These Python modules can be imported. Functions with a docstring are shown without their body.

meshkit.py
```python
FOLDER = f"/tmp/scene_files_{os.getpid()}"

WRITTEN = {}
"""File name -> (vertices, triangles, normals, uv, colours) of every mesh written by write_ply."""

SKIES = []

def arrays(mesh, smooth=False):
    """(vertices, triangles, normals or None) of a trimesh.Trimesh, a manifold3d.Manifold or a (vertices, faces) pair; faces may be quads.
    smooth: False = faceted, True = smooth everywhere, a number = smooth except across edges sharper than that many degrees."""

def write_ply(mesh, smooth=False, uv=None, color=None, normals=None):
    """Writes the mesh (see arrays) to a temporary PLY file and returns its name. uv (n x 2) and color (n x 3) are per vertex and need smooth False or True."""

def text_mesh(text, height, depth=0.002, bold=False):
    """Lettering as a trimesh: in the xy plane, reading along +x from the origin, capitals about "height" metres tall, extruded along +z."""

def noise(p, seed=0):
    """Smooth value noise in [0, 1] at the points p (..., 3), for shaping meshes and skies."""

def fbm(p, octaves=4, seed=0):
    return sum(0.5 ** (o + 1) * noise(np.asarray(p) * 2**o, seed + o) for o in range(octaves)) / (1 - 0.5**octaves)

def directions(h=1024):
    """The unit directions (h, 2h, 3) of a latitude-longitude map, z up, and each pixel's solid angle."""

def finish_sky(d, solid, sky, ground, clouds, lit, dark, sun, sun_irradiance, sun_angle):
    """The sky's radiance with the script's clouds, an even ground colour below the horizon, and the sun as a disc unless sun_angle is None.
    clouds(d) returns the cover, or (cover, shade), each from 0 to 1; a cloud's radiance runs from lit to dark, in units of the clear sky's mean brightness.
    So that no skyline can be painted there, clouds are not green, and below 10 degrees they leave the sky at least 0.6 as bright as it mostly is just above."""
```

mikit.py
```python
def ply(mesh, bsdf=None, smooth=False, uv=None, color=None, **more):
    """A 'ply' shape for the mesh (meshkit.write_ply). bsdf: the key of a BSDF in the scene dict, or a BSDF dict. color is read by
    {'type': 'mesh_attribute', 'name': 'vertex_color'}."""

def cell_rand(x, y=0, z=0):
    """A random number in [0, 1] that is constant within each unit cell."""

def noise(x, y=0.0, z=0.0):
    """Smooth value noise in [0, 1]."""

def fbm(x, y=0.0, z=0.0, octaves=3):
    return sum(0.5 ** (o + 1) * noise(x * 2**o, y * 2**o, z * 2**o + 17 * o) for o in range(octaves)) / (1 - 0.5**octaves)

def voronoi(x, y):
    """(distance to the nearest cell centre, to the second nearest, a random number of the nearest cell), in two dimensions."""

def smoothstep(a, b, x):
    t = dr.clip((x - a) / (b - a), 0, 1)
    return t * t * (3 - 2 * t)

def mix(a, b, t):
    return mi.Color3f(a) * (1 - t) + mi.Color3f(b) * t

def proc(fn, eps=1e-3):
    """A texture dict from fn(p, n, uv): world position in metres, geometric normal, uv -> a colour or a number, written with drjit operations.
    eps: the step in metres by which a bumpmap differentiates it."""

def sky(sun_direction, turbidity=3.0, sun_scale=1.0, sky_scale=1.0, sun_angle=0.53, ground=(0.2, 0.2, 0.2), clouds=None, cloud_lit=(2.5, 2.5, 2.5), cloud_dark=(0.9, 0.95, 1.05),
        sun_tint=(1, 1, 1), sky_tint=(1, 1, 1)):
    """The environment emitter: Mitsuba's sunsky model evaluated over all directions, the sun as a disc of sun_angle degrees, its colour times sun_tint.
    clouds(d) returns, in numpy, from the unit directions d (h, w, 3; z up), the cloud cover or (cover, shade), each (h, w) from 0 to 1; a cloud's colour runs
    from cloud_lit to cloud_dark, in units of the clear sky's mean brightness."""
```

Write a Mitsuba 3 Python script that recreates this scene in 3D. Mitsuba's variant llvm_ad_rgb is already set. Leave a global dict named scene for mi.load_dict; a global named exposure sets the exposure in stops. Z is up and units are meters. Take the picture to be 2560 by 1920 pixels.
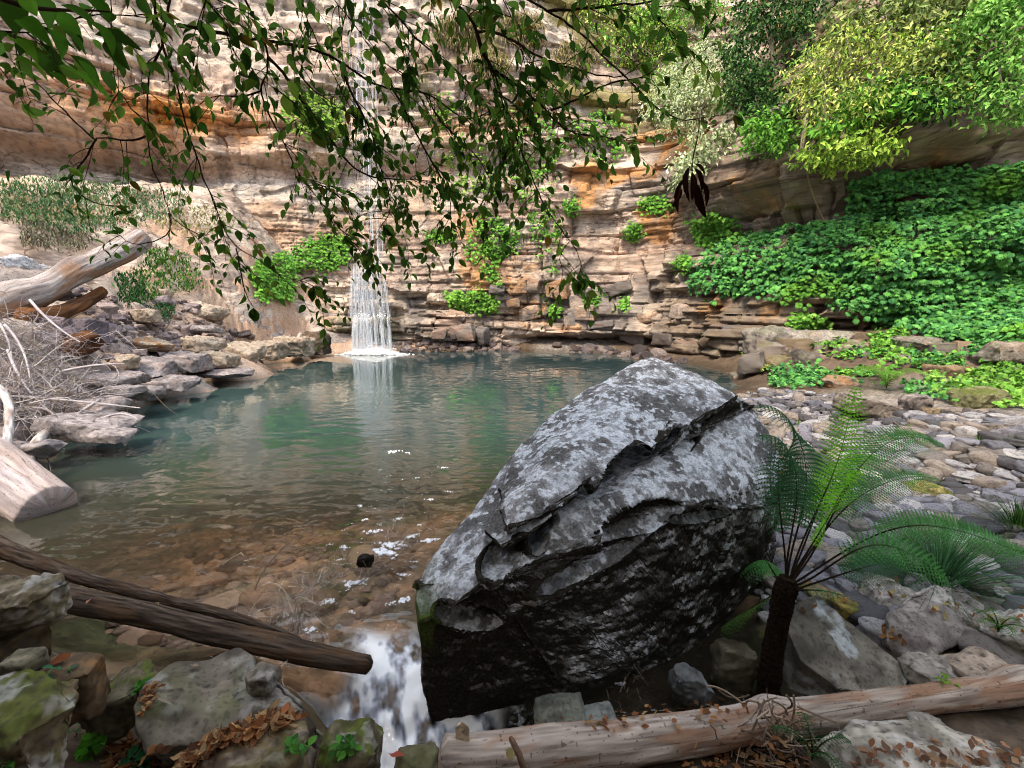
import math, random
import numpy as np, trimesh, manifold3d as m3, drjit as dr, mitsuba as mi
import mikit, meshkit
from scipy.interpolate import RBFInterpolator, CubicSpline
from scipy.ndimage import gaussian_filter

# ------------------------------------------------------------------ camera, light, exposure
CAM_H, PITCH, FOC, W, H = 2.2, math.radians(9.0), 470.0, 1024, 768
CP, SP = math.cos(PITCH), math.sin(PITCH)
T = mi.ScalarTransform4f
scene, labels = {}, {}
scene['camera'] = {'type': 'perspective', 'fov': math.degrees(2 * math.atan(512 / FOC)), 'fov_axis': 'x', 'near_clip': 0.05, 'far_clip': 2000.0,
                   'to_world': T().look_at(origin=[0, 0, CAM_H], target=[0, CP, CAM_H - SP], up=[0, 0, 1])}
scene['sky'] = mikit.sky((-0.30, -0.50, 0.80), turbidity=3, sun_scale=0.38, sun_angle=14, sky_scale=0.95, clouds=lambda d: 1.0,
                         cloud_lit=(2.38, 2.5, 2.72), sun_tint=(1.0, 0.99, 0.97))
exposure = 3.3

# ------------------------------------------------------------------ helpers
NZ = meshkit.noise
def fbm(p, o=4, seed=0): return meshkit.fbm(p, o, seed)
def n2(x, y, seed=0, z=0.0):
    x = np.asarray(x, float); y = np.asarray(y, float)
    x, y = np.broadcast_arrays(x, y)
    return NZ(np.stack([x, y, np.full(x.shape, float(z))], -1), seed)
def f2(x, y, o=3, seed=0):
    x, y = np.broadcast_arrays(np.asarray(x, float), np.asarray(y, float))
    return fbm(np.stack([x, y, np.zeros(x.shape)], -1), o, seed)
def sstep(a, b, x):
    t = np.clip((np.asarray(x, float) - a) / (b - a), 0, 1); return t * t * (3 - 2 * t)
def lerp(a, b, t):
    t = np.asarray(t)[..., None]; return np.asarray(a) * (1 - t) + np.asarray(b) * t
def hash1(*a):
    h = np.zeros(np.broadcast(*a).shape, np.int64) + 12345
    for k, v in zip((374761393, 668265263, 2147483647, 915488749), a): h = h + np.asarray(v, np.int64) * k
    h &= 0xFFFFFFFF; h = ((h ^ (h >> 13)) * 1274126177) & 0xFFFFFFFF
    return ((h ^ (h >> 16)) & 0xFFFFFF) / 16777215.0
def unit(v): v = np.asarray(v, float); return v / (np.linalg.norm(v, axis=-1, keepdims=True) + 1e-12)
EYE = np.array([0, 0, CAM_H])
def ray(x, y):
    u = (np.asarray(x, float) - 512) / FOC; v = (384 - np.asarray(y, float)) / FOC
    return np.stack([u, CP + v * SP, -SP + v * CP], -1)
def at(x, y, D):
    d = ray(x, y); return EYE + d * (np.asarray(D, float) / d[..., 1])[..., None]
def onz(x, y, z):
    d = ray(x, y); return EYE + d * ((np.asarray(z, float) - CAM_H) / d[..., 2])[..., None]
def toworld(p):
    return np.array([at(q[1], q[2], q[3]) if q[0] == 'd' else onz(q[1], q[2], q[3]) if q[0] == 'z' else q[1:] for q in p], float)
def ppx(D): return D / FOC          # metres per pixel at a distance
used = {}
def key(name, parent=None):
    base = name if parent is None else parent + '__' + name
    n = used.get(base, 0); used[base] = n + 1
    return base if n == 0 else '%s_%03d' % (base, n)
def obj(name, mesh, bsdf, parent=None, smooth=False, color=None, **lab):
    k = key(name, parent)
    scene[k] = mikit.ply(mesh, bsdf, smooth=smooth, color=color)
    if lab: labels[k] = {a: b for a, b in lab.items() if b}
    return k
def thing(name, label, category, group=None):
    k = key(name); labels[k] = {'label': label, 'category': category}
    if group: labels[k]['group'] = group
    return k

# ------------------------------------------------------------------ materials
VC = {'type': 'mesh_attribute', 'name': 'vertex_color'}
def two(b): return {'type': 'twosided', 'bsdf': b}
# a light value noise for the materials
def _mix32(h):
    h = (h ^ (h >> 15)) * 0x2c1b3c6d; h = h ^ (h >> 13); return mi.Float(h & 0xFFFF)
def noise3(x, y=0.0, z=0.0):
    x, y, z = mi.Float(x), mi.Float(y), mi.Float(z); i, j, k = dr.floor(x), dr.floor(y), dr.floor(z); x -= i; y -= j; z -= k
    x = x * x * (3 - 2 * x); y = y * y * (3 - 2 * y); z = z * z * (3 - 2 * z)
    h = mi.UInt32(mi.Int32(i)) * 0x9E3779B1 + mi.UInt32(mi.Int32(j)) * 0x85EBCA77 + mi.UInt32(mi.Int32(k)) * 0xC2B2AE3D
    c = [_mix32(h + v) for v in (0, 0x9E3779B1, 0x85EBCA77, 0x9E3779B1 + 0x85EBCA77 - 0x100000000)]; h = h + 0xC2B2AE3D
    d = [_mix32(h + v) for v in (0, 0x9E3779B1, 0x85EBCA77, 0x9E3779B1 + 0x85EBCA77 - 0x100000000)]
    l = lambda q: dr.lerp(dr.lerp(q[0], q[1], x), dr.lerp(q[2], q[3], x), y)
    return dr.lerp(l(c), l(d), z) * (1 / 65535.0)
def noise2(x, y):
    x, y = mi.Float(x), mi.Float(y); i, j = dr.floor(x), dr.floor(y); x -= i; y -= j; x = x * x * (3 - 2 * x); y = y * y * (3 - 2 * y)
    h = mi.UInt32(mi.Int32(i)) * 0x9E3779B1 + mi.UInt32(mi.Int32(j)) * 0x85EBCA77
    return dr.lerp(dr.lerp(_mix32(h), _mix32(h + 0x9E3779B1), x), dr.lerp(_mix32(h + 0x85EBCA77), _mix32(h + (0x9E3779B1 + 0x85EBCA77 - 0x100000000)), x), y) * (1 / 65535.0)
def fbm3(x, y, z, o): return sum(.5 ** (k + 1) * noise3(x * 2 ** k, y * 2 ** k, z * 2 ** k) for k in range(o)) / (1 - .5 ** o)
def fbm2(x, y, o): return sum(.5 ** (k + 1) * noise2(x * 2 ** k + 7 * k, y * 2 ** k) for k in range(o)) / (1 - .5 ** o)
def line(a, w): return 1 - mikit.smoothstep(.25 * w, w, dr.abs(a - .5))
def stone_marks(p, n, uv):      # pits and dark mineral specks
    q = p.z * .8
    a = noise3(p.x * 75, p.y * 75, p.z * 75); b = noise3(p.x * 24, p.y * 24, p.z * 24)
    return dr.minimum(mikit.smoothstep(.55, .82, a) * .42 + mikit.smoothstep(.60, .85, b) * .45, .9)
def cliff_marks(p, n, uv):      # bedding cracks, joints, drip stains
    s = p.x * .85 + p.y * .55
    g = noise2(s * .8, p.z * 1.1)
    a = line(fbm2(s * .6, p.z * 1.9, 3), .012); b = line(fbm2(s * 1.5 + 9, p.z * 5, 2), .018) * mikit.smoothstep(.35, .6, g); v = line(fbm2(s * 1.7 + 4, p.z * .8, 2), .014) * mikit.smoothstep(.55, .4, g)
    return dr.minimum(.62 * a + .6 * b + .6 * v + .36 * mikit.smoothstep(.45, .85, noise2(s * 8, p.z * 17)) + .30 * mikit.smoothstep(.5, .85, noise2(s * 4, p.z * .6)), .92)
def wood_marks(p, n, uv):
    s = mikit.smoothstep(.5, .85, fbm2(uv.x * 30, uv.y * 2.2, 2)) * .36; k = mikit.smoothstep(.86, .90, noise2(uv.x * 26, uv.y * 24)) * .6
    c = line(noise2(uv.x * 5, uv.y * .12), .014) * .6
    return dr.minimum(s + c + k, .9)
def marked(fn, dark, bump, eps):
    b = {'type': 'blendbsdf', 'weight': mikit.proc(fn), 'a': {'type': 'diffuse', 'reflectance': VC}, 'b': {'type': 'diffuse', 'reflectance': {'type': 'rgb', 'value': dark}}}
    return two({'type': 'bumpmap', 'arbitrary': mikit.proc(bump, eps=eps), 'scale': 1.0, 'bsdf': b} if bump else b)
scene['rock_material'] = marked(stone_marks, [.045, .04, .036], None, 2e-3)
scene['cliff_material'] = marked(cliff_marks, [.11, .08, .065], None, 8e-3)
scene['wood_material'] = marked(wood_marks, [.045, .03, .022], None, 2e-3)
def boulder_skin(p, n, uv):     # dark rock under crusts of pale lichen, thickest on top and on the right flank
    g = noise3(p.x * 110, p.y * 110, p.z * 110); big = noise3(p.x * 1.9 + 5, p.y * 1.9, p.z * 1.9); mid = fbm3(p.x * 8 + 3, p.y * 8, p.z * 8, 2); fine = fbm3(p.x * 31, p.y * 31, p.z * 31, 3)
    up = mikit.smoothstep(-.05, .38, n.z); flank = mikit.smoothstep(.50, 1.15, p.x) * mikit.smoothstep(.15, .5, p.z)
    c = mikit.mix(mi.Color3f(.026, .024, .020), mi.Color3f(.20, .20, .21), up * (.4 + 1.0 * mikit.smoothstep(.3, .7, mid))) * (.45 + 1.0 * g)  # light and shade painted in: upward faces grey, the rest near black
    pat = .15 * big + .37 * mid + .48 * fine; t = .560 - .07 * up + .25 * (1 - up) * (1 - flank) + .045 * flank * (1 - up)
    l = mikit.smoothstep(t - .05, t + .06, pat)
    pale = mikit.mix(mi.Color3f(.28, .30, .33), mi.Color3f(.52, .55, .60), mikit.smoothstep(.38, .62, fine)) * (.6 + .6 * g)
    c = mikit.mix(c, pale, l * (.92 - .30 * (1 - up)))
    moss = mikit.smoothstep(.5, .58, mid) * mikit.smoothstep(-.28, -.45, p.x) * mikit.smoothstep(.80, .6, p.z) * mikit.smoothstep(.35, .5, p.z)
    return mikit.mix(c, mi.Color3f(.06, .09, .02) * (.5 + g), moss * .8)
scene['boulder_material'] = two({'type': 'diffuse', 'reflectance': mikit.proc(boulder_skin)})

scene['plain_material'] = two({'type': 'diffuse', 'reflectance': VC})
scene['white_water'] = two({'type': 'diffuse', 'reflectance': VC})
scene['leaf_material'] = {'type': 'principledthin', 'base_color': VC, 'roughness': 0.5, 'diff_trans': 1.1, 'spec_trans': 0.0, 'eta': 1.4}

# ------------------------------------------------------------------ ground
CT = [  # (how, px, py, z or distance) or ('w', x, y, z)
 # waterline
 *[('z', x, y, 0.0) for x, y in [(372,353.5),(345,355),(310,357),(280,361),(250,367),(228,373),(205,381),(185,390),(160,399),(140,408),(134,428),(110,440),(62,452),(40,464),(20,480),(-40,500)]],
 *[('z', x, y, 0.0) for x, y in [(-60,640),(50,646),(100,685),(140,668),(165,668),(235,645),(285,688),(308,700),(322,722)]],
 *[('z', x, y, 0.0) for x, y in [(420,352.5),(470,352.6),(520,352.8),(600,355),(660,361),(700,366),(738,375),(742,388),(716,392),(700,396),(690,420),(700,470)]],
 # inside the pool, near the shore and deep
 *[('z', x, y, -0.45) for x, y in [(140,436),(70,470),(30,520),(250,378),(300,365),(372,362),(500,360),(600,364),(680,384),(640,420),(560,520)]],
 *[('z', x, y, -1.5) for x, y in [(200,430),(300,400),(420,385),(500,400),(400,430),(150,480),(280,455),(480,440)]],
 *[('z', x, y, -0.75) for x, y in [(120,540),(60,560),(250,520),(420,500)]],
 *[('z', x, y, -0.38) for x, y in [(120,640),(80,600),(220,600),(300,580),(380,560),(440,540),(330,630),(200,640),(300,670)]],
 # outflow
 ('z',385,640,-.22),('z',400,680,-.42),('z',400,725,-.55),('z',410,768,-.68),('z',345,700,-.3),('z',335,735,-.3),('z',470,768,-.5),('w',-.45,1.3,-.7),('w',-.5,.6,-.8),
 # left slope
 ('d',200,372,12.9),('d',200,340,14.6),('d',200,300,17.2),('d',200,250,20.3),('d',200,192,23.6),('d',130,380,10.4),('d',130,330,12.6),('d',120,280,15.5),('d',120,220,19.5),('d',120,190,21.5),
 ('d',50,410,7.9),('d',50,370,8.7),('d',50,330,9.8),('d',50,260,13.5),('d',50,200,17.5),('d',40,188,19),('w',-20.5,20.3,7.0),('w',-17,22.8,7.8),('w',-22,17.5,6.7),('w',-14,24.5,7.9),('d',0,450,6.1),('d',0,400,6.9),('d',0,300,10),('d',0,230,13.5),('d',0,188,17),
 ('d',250,358,15.6),('d',250,340,17.5),('d',250,300,20),('d',250,240,22.6),('d',300,348,20),('d',300,330,22.5),('d',300,300,24.3),('d',345,340,24.6),
 ('w',-10,5,.8),('w',-13,6,2.5),('w',-14,9,3.5),('w',-19,8,6.5),('w',-20,14,6.2),('w',-24,10,6.8),('w',-9,2.5,1.0),('w',-12,0,3),('w',-18,-2,6),
 # right: gravel bar, bench, near rocks
 ('z',760,400,.10),('z',800,400,.2),('z',850,400,.28),('z',900,420,.28),('z',960,420,.4),('z',1010,430,.5),('z',830,427,.0),('z',870,450,.14),('z',960,455,.26),('z',800,450,.08),
 ('z',905,482,.0),('z',960,490,.0),('z',1010,495,.05),('z',860,500,.06),('z',860,540,.06),('z',960,530,.08),('z',900,590,.05),('z',1000,590,.10),('z',1010,650,.08),('z',930,650,.05),('z',860,640,.04),('z',800,620,.04),('z',790,560,.04),('z',740,640,-.04),('z',700,600,-.15),
 ('d',760,378,13.6),('d',850,372,12.2),('d',950,385,10.8),('d',1020,392,9.8),('d',790,352,14.4),('d',790,345,15.6),('d',870,348,13.5),('d',870,338,14.6),('d',950,352,12.6),('d',1020,350,11.6),('d',1020,335,12.5),
 ('w',14,8,1.4),('w',15,5,2),('w',17,2,4),('w',8,3,.6),('w',9,0,1.4),
 # near bank
 ('z',480,745,-.15),('z',560,735,-.05),('z',640,730,-.02),('z',720,715,.0),('z',800,730,.03),('z',900,720,.04),('z',1000,720,.07),('z',520,790,.0),('z',640,790,.02),('z',800,790,.06),('z',1000,790,.2),
 ('z',130,740,.16),('z',200,750,.16),('z',280,745,.06),('z',330,762,.0),('z',90,720,.2),('z',30,700,.25),('z',0,760,.4),('z',110,775,.3),('z',250,790,.2),
 ('w',0,.6,.25),('w',.5,.5,.4),('w',-1,.6,.45),('w',0,0,.6),('w',-2,0,.7),('w',2,.3,.6),('w',-4,.5,.8),('w',5,.5,.8),('w',0,-2,1.4),('w',-3,-3,2.2),('w',4,-3,2.2),('w',0,-6,4.5),('w',-8,-6,5.5),('w',9,-6,5.5),('w',0,-12,9),('w',-12,-12,10),('w',14,-12,10),('w',0,-25,16),('w',-25,-20,17),('w',25,-20,17),
]
CTW = toworld(CT)
_, keep = np.unique(np.round(CTW[:, :2], 2), axis=0, return_index=True)
CTW = CTW[np.sort(keep)]
# the map is warped so that near and far points are equally dense
def warp(x, y):
    r = np.hypot(x, y) + 1.2; return np.stack([np.arctan2(x, y + 1.2) * 3.2, np.log(r) * 3.2], -1)
RBF = RBFInterpolator(warp(CTW[:, 0], CTW[:, 1]), CTW[:, 2], kernel='linear', smoothing=0.002)
def ground0(x, y):
    x, y = np.asarray(x, float), np.asarray(y, float)
    return RBF(warp(x.ravel(), y.ravel())).reshape(x.shape)

AZ = np.radians(np.concatenate([np.linspace(-180, -56, 50)[:-1], np.linspace(-56, 56, 600)[:-1], np.linspace(56, 180, 50)]))
RR = np.exp(np.linspace(math.log(0.45), math.log(34.0), 400))
A, R = np.meshgrid(AZ, RR, indexing='ij')
GX, GY = R * np.sin(A), R * np.cos(A)
GZ = gaussian_filter(ground0(GX, GY), 2.0, mode='nearest')
GBASE = GZ.copy()
left = sstep(-3.5, -6, GX) * sstep(4.5, 7, GY)
tz = GZ + .9 * (f2(GX * .45, GY * .45, 3, 5) - .5) - .06 * GX
step = .42; fr = tz / step - np.floor(tz / step)
GZ = GZ + left * sstep(.05, .4, GZ) * (.75 * step * sstep(.42, .6, f2(GX * .35, GY * .35, 3, 15)) * (sstep(.55, .95, fr) - fr) + .45 * (f2(GX * 1.1, GY * 1.1, 4, 6) - .5))
rk_ = left * sstep(10, 14, GY) * sstep(.3, .8, GZ)
q2 = (GZ + .5 * (f2(GX * .5, GY * .5, 3, 16) - .5)) / .26; k2 = np.floor(q2); b2 = np.floor((GX * .8 - GY * .3) / (.6 + hash1(k2, k2 * 0 + 4)) + 7 * hash1(k2, k2 * 0 + 5))
GZ = GZ + rk_ * ((sstep(.3, .95, q2 - k2) - (q2 - k2)) * .24 * sstep(.35, .6, f2(GX * .4, GY * .4, 3, 17)) + .16 * (hash1(k2, b2) - .5) + .5 * (f2(GX * .8, GY * .8, 4, 18) - .5))
land = sstep(-.25, .1, GZ)
GZ = GZ + (1 - left) * (.10 * (f2(GX * 1.7, GY * 1.7, 4, 9) - .5) * np.minimum(1, .35 + R / 6))
GZ = GZ + land * .035 * (f2(GX * 9, GY * 9, 3, 11) - .5) + (1 - land) * .10 * (f2(GX * 3.5, GY * 3.5, 3, 12) - .5)
def grid_faces(a, b):
    i = np.arange(a * b).reshape(a, b)
    q = np.stack([i[:-1, :-1], i[1:, :-1], i[1:, 1:], i[:-1, 1:]], -1).reshape(-1, 4)
    return np.vstack([q[:, [0, 1, 2]], q[:, [0, 2, 3]]])
def ground_color():
    P = np.stack([GX, GY, GZ], -1)
    m1, m2, m3_, m4 = f2(GX * .6, GY * .6, 4, 21), f2(GX * 3, GY * 3, 4, 22), f2(GX * 14, GY * 14, 3, 23), n2(GX * 40, GY * 40, 24)
    soil = lerp([.06, .045, .032], [.15, .11, .08], m2); soil = soil * (.6 + .8 * m3_)[..., None]
    tan = lerp([.30, .25, .225], [.46, .41, .385], m2); tan = lerp(tan, lerp([.56, .42, .32], [.42, .27, .19], n2(GX * .15 + GZ * .2, GZ * 5, 25)), sstep(13, 17, GY)); tan = lerp(tan, [.23, .20, .185], sstep(.5, .75, m1) * sstep(19, 14, GY)); tan = tan * (.72 + .5 * m3_)[..., None]
    gravel = lerp([.13, .115, .10], [.34, .30, .27], m3_) * (.55 + .8 * m4)[..., None]
    bed = lerp([.10, .075, .045], [.36, .21, .12], sstep(.3, .7, m2)); bed = lerp(bed, [.12, .12, .06], sstep(.55, .8, m1)); bed = bed * (.45 + 1.0 * m3_)[..., None]
    c = lerp(soil, gravel, sstep(.8, 1.6, GX) * sstep(1.7, 3.2, GY))
    c = lerp(c, soil * 1.2, sstep(10.5, 12, GY - .2 * GX + 2) * sstep(4, 6, GX))
    c = lerp(c, tan, sstep(-3.4, -5.5, GX) * sstep(3.5, 6, GY))
    # grey scree low on the left bank, its shade painted in as darker stone
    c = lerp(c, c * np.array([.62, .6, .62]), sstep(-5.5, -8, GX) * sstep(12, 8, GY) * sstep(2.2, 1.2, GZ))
    c = lerp(c, bed, sstep(.03, -.06, GZ))
    c = lerp(c, np.array([.022, .017, .012]) * (.6 + .8 * m3_)[..., None], sstep(-.25, .1, GX) * sstep(1.9, 1.5, GX - .35 * (GY - 2.6)) * sstep(1.8, 2.1, GY) * sstep(3.6, 3.0, GY))  # boulder's shadow painted into the ground as near-black mud
    wet = sstep(.22, .02, GZ) * sstep(-.05, .02, GZ)
    return np.clip(c * (1 - .45 * wet)[..., None], .01, .9)
gv = np.stack([GX, GY, GZ], -1).reshape(-1, 3); gf = grid_faces(*GX.shape)[:, ::-1]
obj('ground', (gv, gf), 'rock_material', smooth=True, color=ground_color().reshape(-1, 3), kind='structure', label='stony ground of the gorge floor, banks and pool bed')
GMESH = trimesh.Trimesh(gv, gf, process=False)
from scipy.spatial import cKDTree
GTREE = cKDTree(gv[:, :2])
def gz(x, y):
    d, i = GTREE.query(np.stack([np.asarray(x, float), np.asarray(y, float)], -1), k=3)
    w = 1 / (d + 1e-4); return (gv[i, 2] * w).sum(-1) / w.sum(-1)

# ------------------------------------------------------------------ cliff
PLAN = np.array([(-31,-16),(-30,-6),(-28,4),(-26,12),(-22.5,18.7),(-16.5,23.6),(-11,25.4),(-7.7,26.0),(-4,25.9),(-.6,25.7),(3,25.2),(5.3,23.9),(6.9,21.5),(8.2,18.8),(9.4,16.9),(11.3,15.5),(14.2,14.0),(17.2,11),(20,6.5),(23,0),(26,-10)], float)
tt = np.concatenate([[0], np.cumsum(np.linalg.norm(np.diff(PLAN, axis=0), axis=1))])
CS = CubicSpline(tt, PLAN); S0 = tt[7]          # S0: arc length at the waterfall
s_lo, s_hi = tt[3], tt[17] + 2
S = np.concatenate([np.linspace(0, s_lo, 60)[:-1], np.linspace(s_lo, s_hi, 1000)[:-1], np.linspace(s_hi, tt[-1], 60)])
Z = np.concatenate([np.linspace(-.6, 12.5, 235)[:-1], np.linspace(12.5, 21.5, 95)])
SS, ZZ = np.meshgrid(S, Z, indexing='ij')
SX = SS - S0                                      # metres along the wall from the waterfall; right positive
rng = np.random.default_rng(3)
def profile(sx, z):
    """Broad shape: metres towards the pool."""
    d = -.06 * z
    L, Rr = sstep(-2.5, -7, sx), sstep(9, 15, sx)
    d += L * (-.10 * np.clip(z, 0, 6) )
    d += -.16 * np.clip(3 - z, 0, 3) * sstep(-3.5, 0, sx) * 0
    # the long recess a third of the way up, deep on the left, shallow behind the branches
    depth = .35 + 2.3 * sstep(-6, -10, sx); zc = 9.3 + .05 * sx + .25 * sstep(-6, -10, sx)
    d += -depth * np.exp(-((z - zc) / (.38 + .75 * sstep(-6, -10, sx))) ** 2) * (1 - Rr) * (.4 + .9 * n2(sx * .25, z * 0, 31))
    d += .5 * sstep(9.6, 10.4, z - .05 * sx) * (1 - Rr) * (.5 + n2(sx * .3, z * .2, 32))
    # wet lower step that the cascade falls over
    d += 1.0 * sstep(1.95, 1.6, z + .3 * (n2(sx * .6, z * 0, 33) - .5)) * sstep(-6, -4, sx) * sstep(6.5, 4, sx)
    d += .6 * sstep(4.0, 3.3, z) * sstep(-6, -4, sx) * sstep(9, 5, sx) * n2(sx * .5, z * 0, 34)
    # undercut along the water, right of the fall
    for c, w, hh, dd in ((5.2, 1.6, .55, .9), (9.6, 1.9, .8, 1.3), (13.6, 2.0, .9, 1.2), (2.6, .8, .5, .4)):
        d += -dd * np.exp(-((sx - c) / w) ** 2) * sstep(hh + .15, hh - .25, z)
    # right: overhanging roof above the ivy, terraces with trees above it
    d += Rr * (-.28 * np.clip(z - 1.2, 0, 4.5) + 1.2 * sstep(5.6, 6.8, z - .1 * (sx - 17)) * sstep(14, 18, sx) - .55 * np.clip(z - 8.0, 0, 14) - .7 * np.exp(-((z - 5.2) / .5) ** 2) * sstep(15, 18, sx))
    d += sstep(6, 11, sx) * (-.25 * np.clip(z - 9.5, 0, 14))
    return d
def cliff_disp(sx, z):
    d = profile(sx, z)
    zz = z + .7 * (n2(sx * .07, z * 0, 41) - .5) + .25 * (f2(sx * .22, z * .35, 3, 42) - .5) + .02 * sx + .5 * (np.floor(sx * .19 + 1.2 * n2(sx * .3, z * .25, 40)) % 3 - 1) * sstep(6, 3, z)
    rough = np.clip(.45 + .45 * sstep(-4, -8, sx) * sstep(7, 8.5, z) + .75 * sstep(3.4, 2.4, z) + .4 * sstep(8.5, 10, z) + .7 * sstep(4.5, 8, sx), 0, 1.25)
    r = np.random.default_rng(7); th = []; b = -2.0; bs = [b]
    while b < 25: b += r.uniform(.28, .55) if b < 2.6 else r.uniform(.35, 1.25); bs.append(b)
    bs = np.array(bs); k = np.clip(np.searchsorted(bs, zz) - 1, 0, len(bs) - 2); t = (zz - bs[k]) / (bs[k + 1] - bs[k]); h = bs[k + 1] - bs[k]
    wk = .7 + 2.6 * hash1(k, k * 0 + 1) * np.clip(h, .4, 1.2)
    q = sx / wk + 9 * hash1(k, k * 0 + 2) + .5 * (n2(sx * .9, zz * .8, 43) - .5); c = np.floor(q); u = q - c
    lay = sstep(.35, .6, n2(sx * .16, k * 3.3, 44)) * (.35 + .65 * np.clip(rough, 0, 1))
    off = (hash1(k, k * 0 + 3) - .5) * .75 * lay + (hash1(k, c) - .5) * .5 * np.clip(rough - .35, 0, 1) + (hash1(k, c, c * 0 + 5) - .5) * .25 * rough * (u - .5)
    ev = np.minimum(t, 1 - t) * h; eu = np.minimum(u, 1 - u) * wk
    d += off - .20 * np.exp(-(ev / .07) ** 2) * (.15 + rough) * sstep(.42, .7, n2(sx * .7, k * 1.7, 45)) - .16 * np.exp(-(eu / .06) ** 2) * rough * (hash1(k, c, c * 0 + 8) > .5) * sstep(.2, .6, rough)
    patch = sstep(.50, .68, f2(sx * .28, z * .5, 3, 50)) * (.45 + .55 * np.clip(rough, 0, 1))
    z3 = zz / .21 + .8 * (n2(sx * .5, zz * .8, 51) - .5); k3 = np.floor(z3); w3 = .3 + 1.3 * hash1(k3, k3 * 0 + 11); q3 = sx / w3 + 9 * hash1(k3, k3 * 0 + 12) + .4 * (n2(sx * 2, zz * 2, 52) - .5); c3 = np.floor(q3); t3 = z3 - k3
    d += patch * ((hash1(k3, c3, c3 * 0 + 13) - .5) * .24 - .06 * np.exp(-(np.minimum(t3, 1 - t3) / .16) ** 2) - .07 * np.exp(-(np.minimum(q3 - c3, c3 + 1 - q3) * w3 / .045) ** 2))
    # big irregular joint faces: cells of a warped lattice, each face tilted its own way
    for sc, am, sd in ((2.6, .55, 80), (1.15, .30, 83)):
        gx = sx / sc + .9 * (f2(sx * .35, zz * .5, 3, sd) - .5); gzz = zz / (sc * .55) + .9 * (f2(sx * .4, zz * .6, 3, sd + 1) - .5); gi, gj = np.floor(gx), np.floor(gzz); gi2 = np.floor(gx + .5 * (gj % 2)); fx, fz = gx + .5 * (gj % 2) - gi2 - .5, gzz - gj - .5
        msk = sstep(.38, .55, f2(sx * .2 + sd, z * .3, 3, sd + 2)) * (.45 + .55 * np.clip(rough, 0, 1)); d += msk * am * ((hash1(gi2, gj, gj * 0 + sd) - .5) + .7 * fx * (hash1(gi2, gj, gj * 0 + sd + 1) - .5) + .6 * fz * (hash1(gi2, gj, gj * 0 + sd + 2) - .7))
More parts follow.
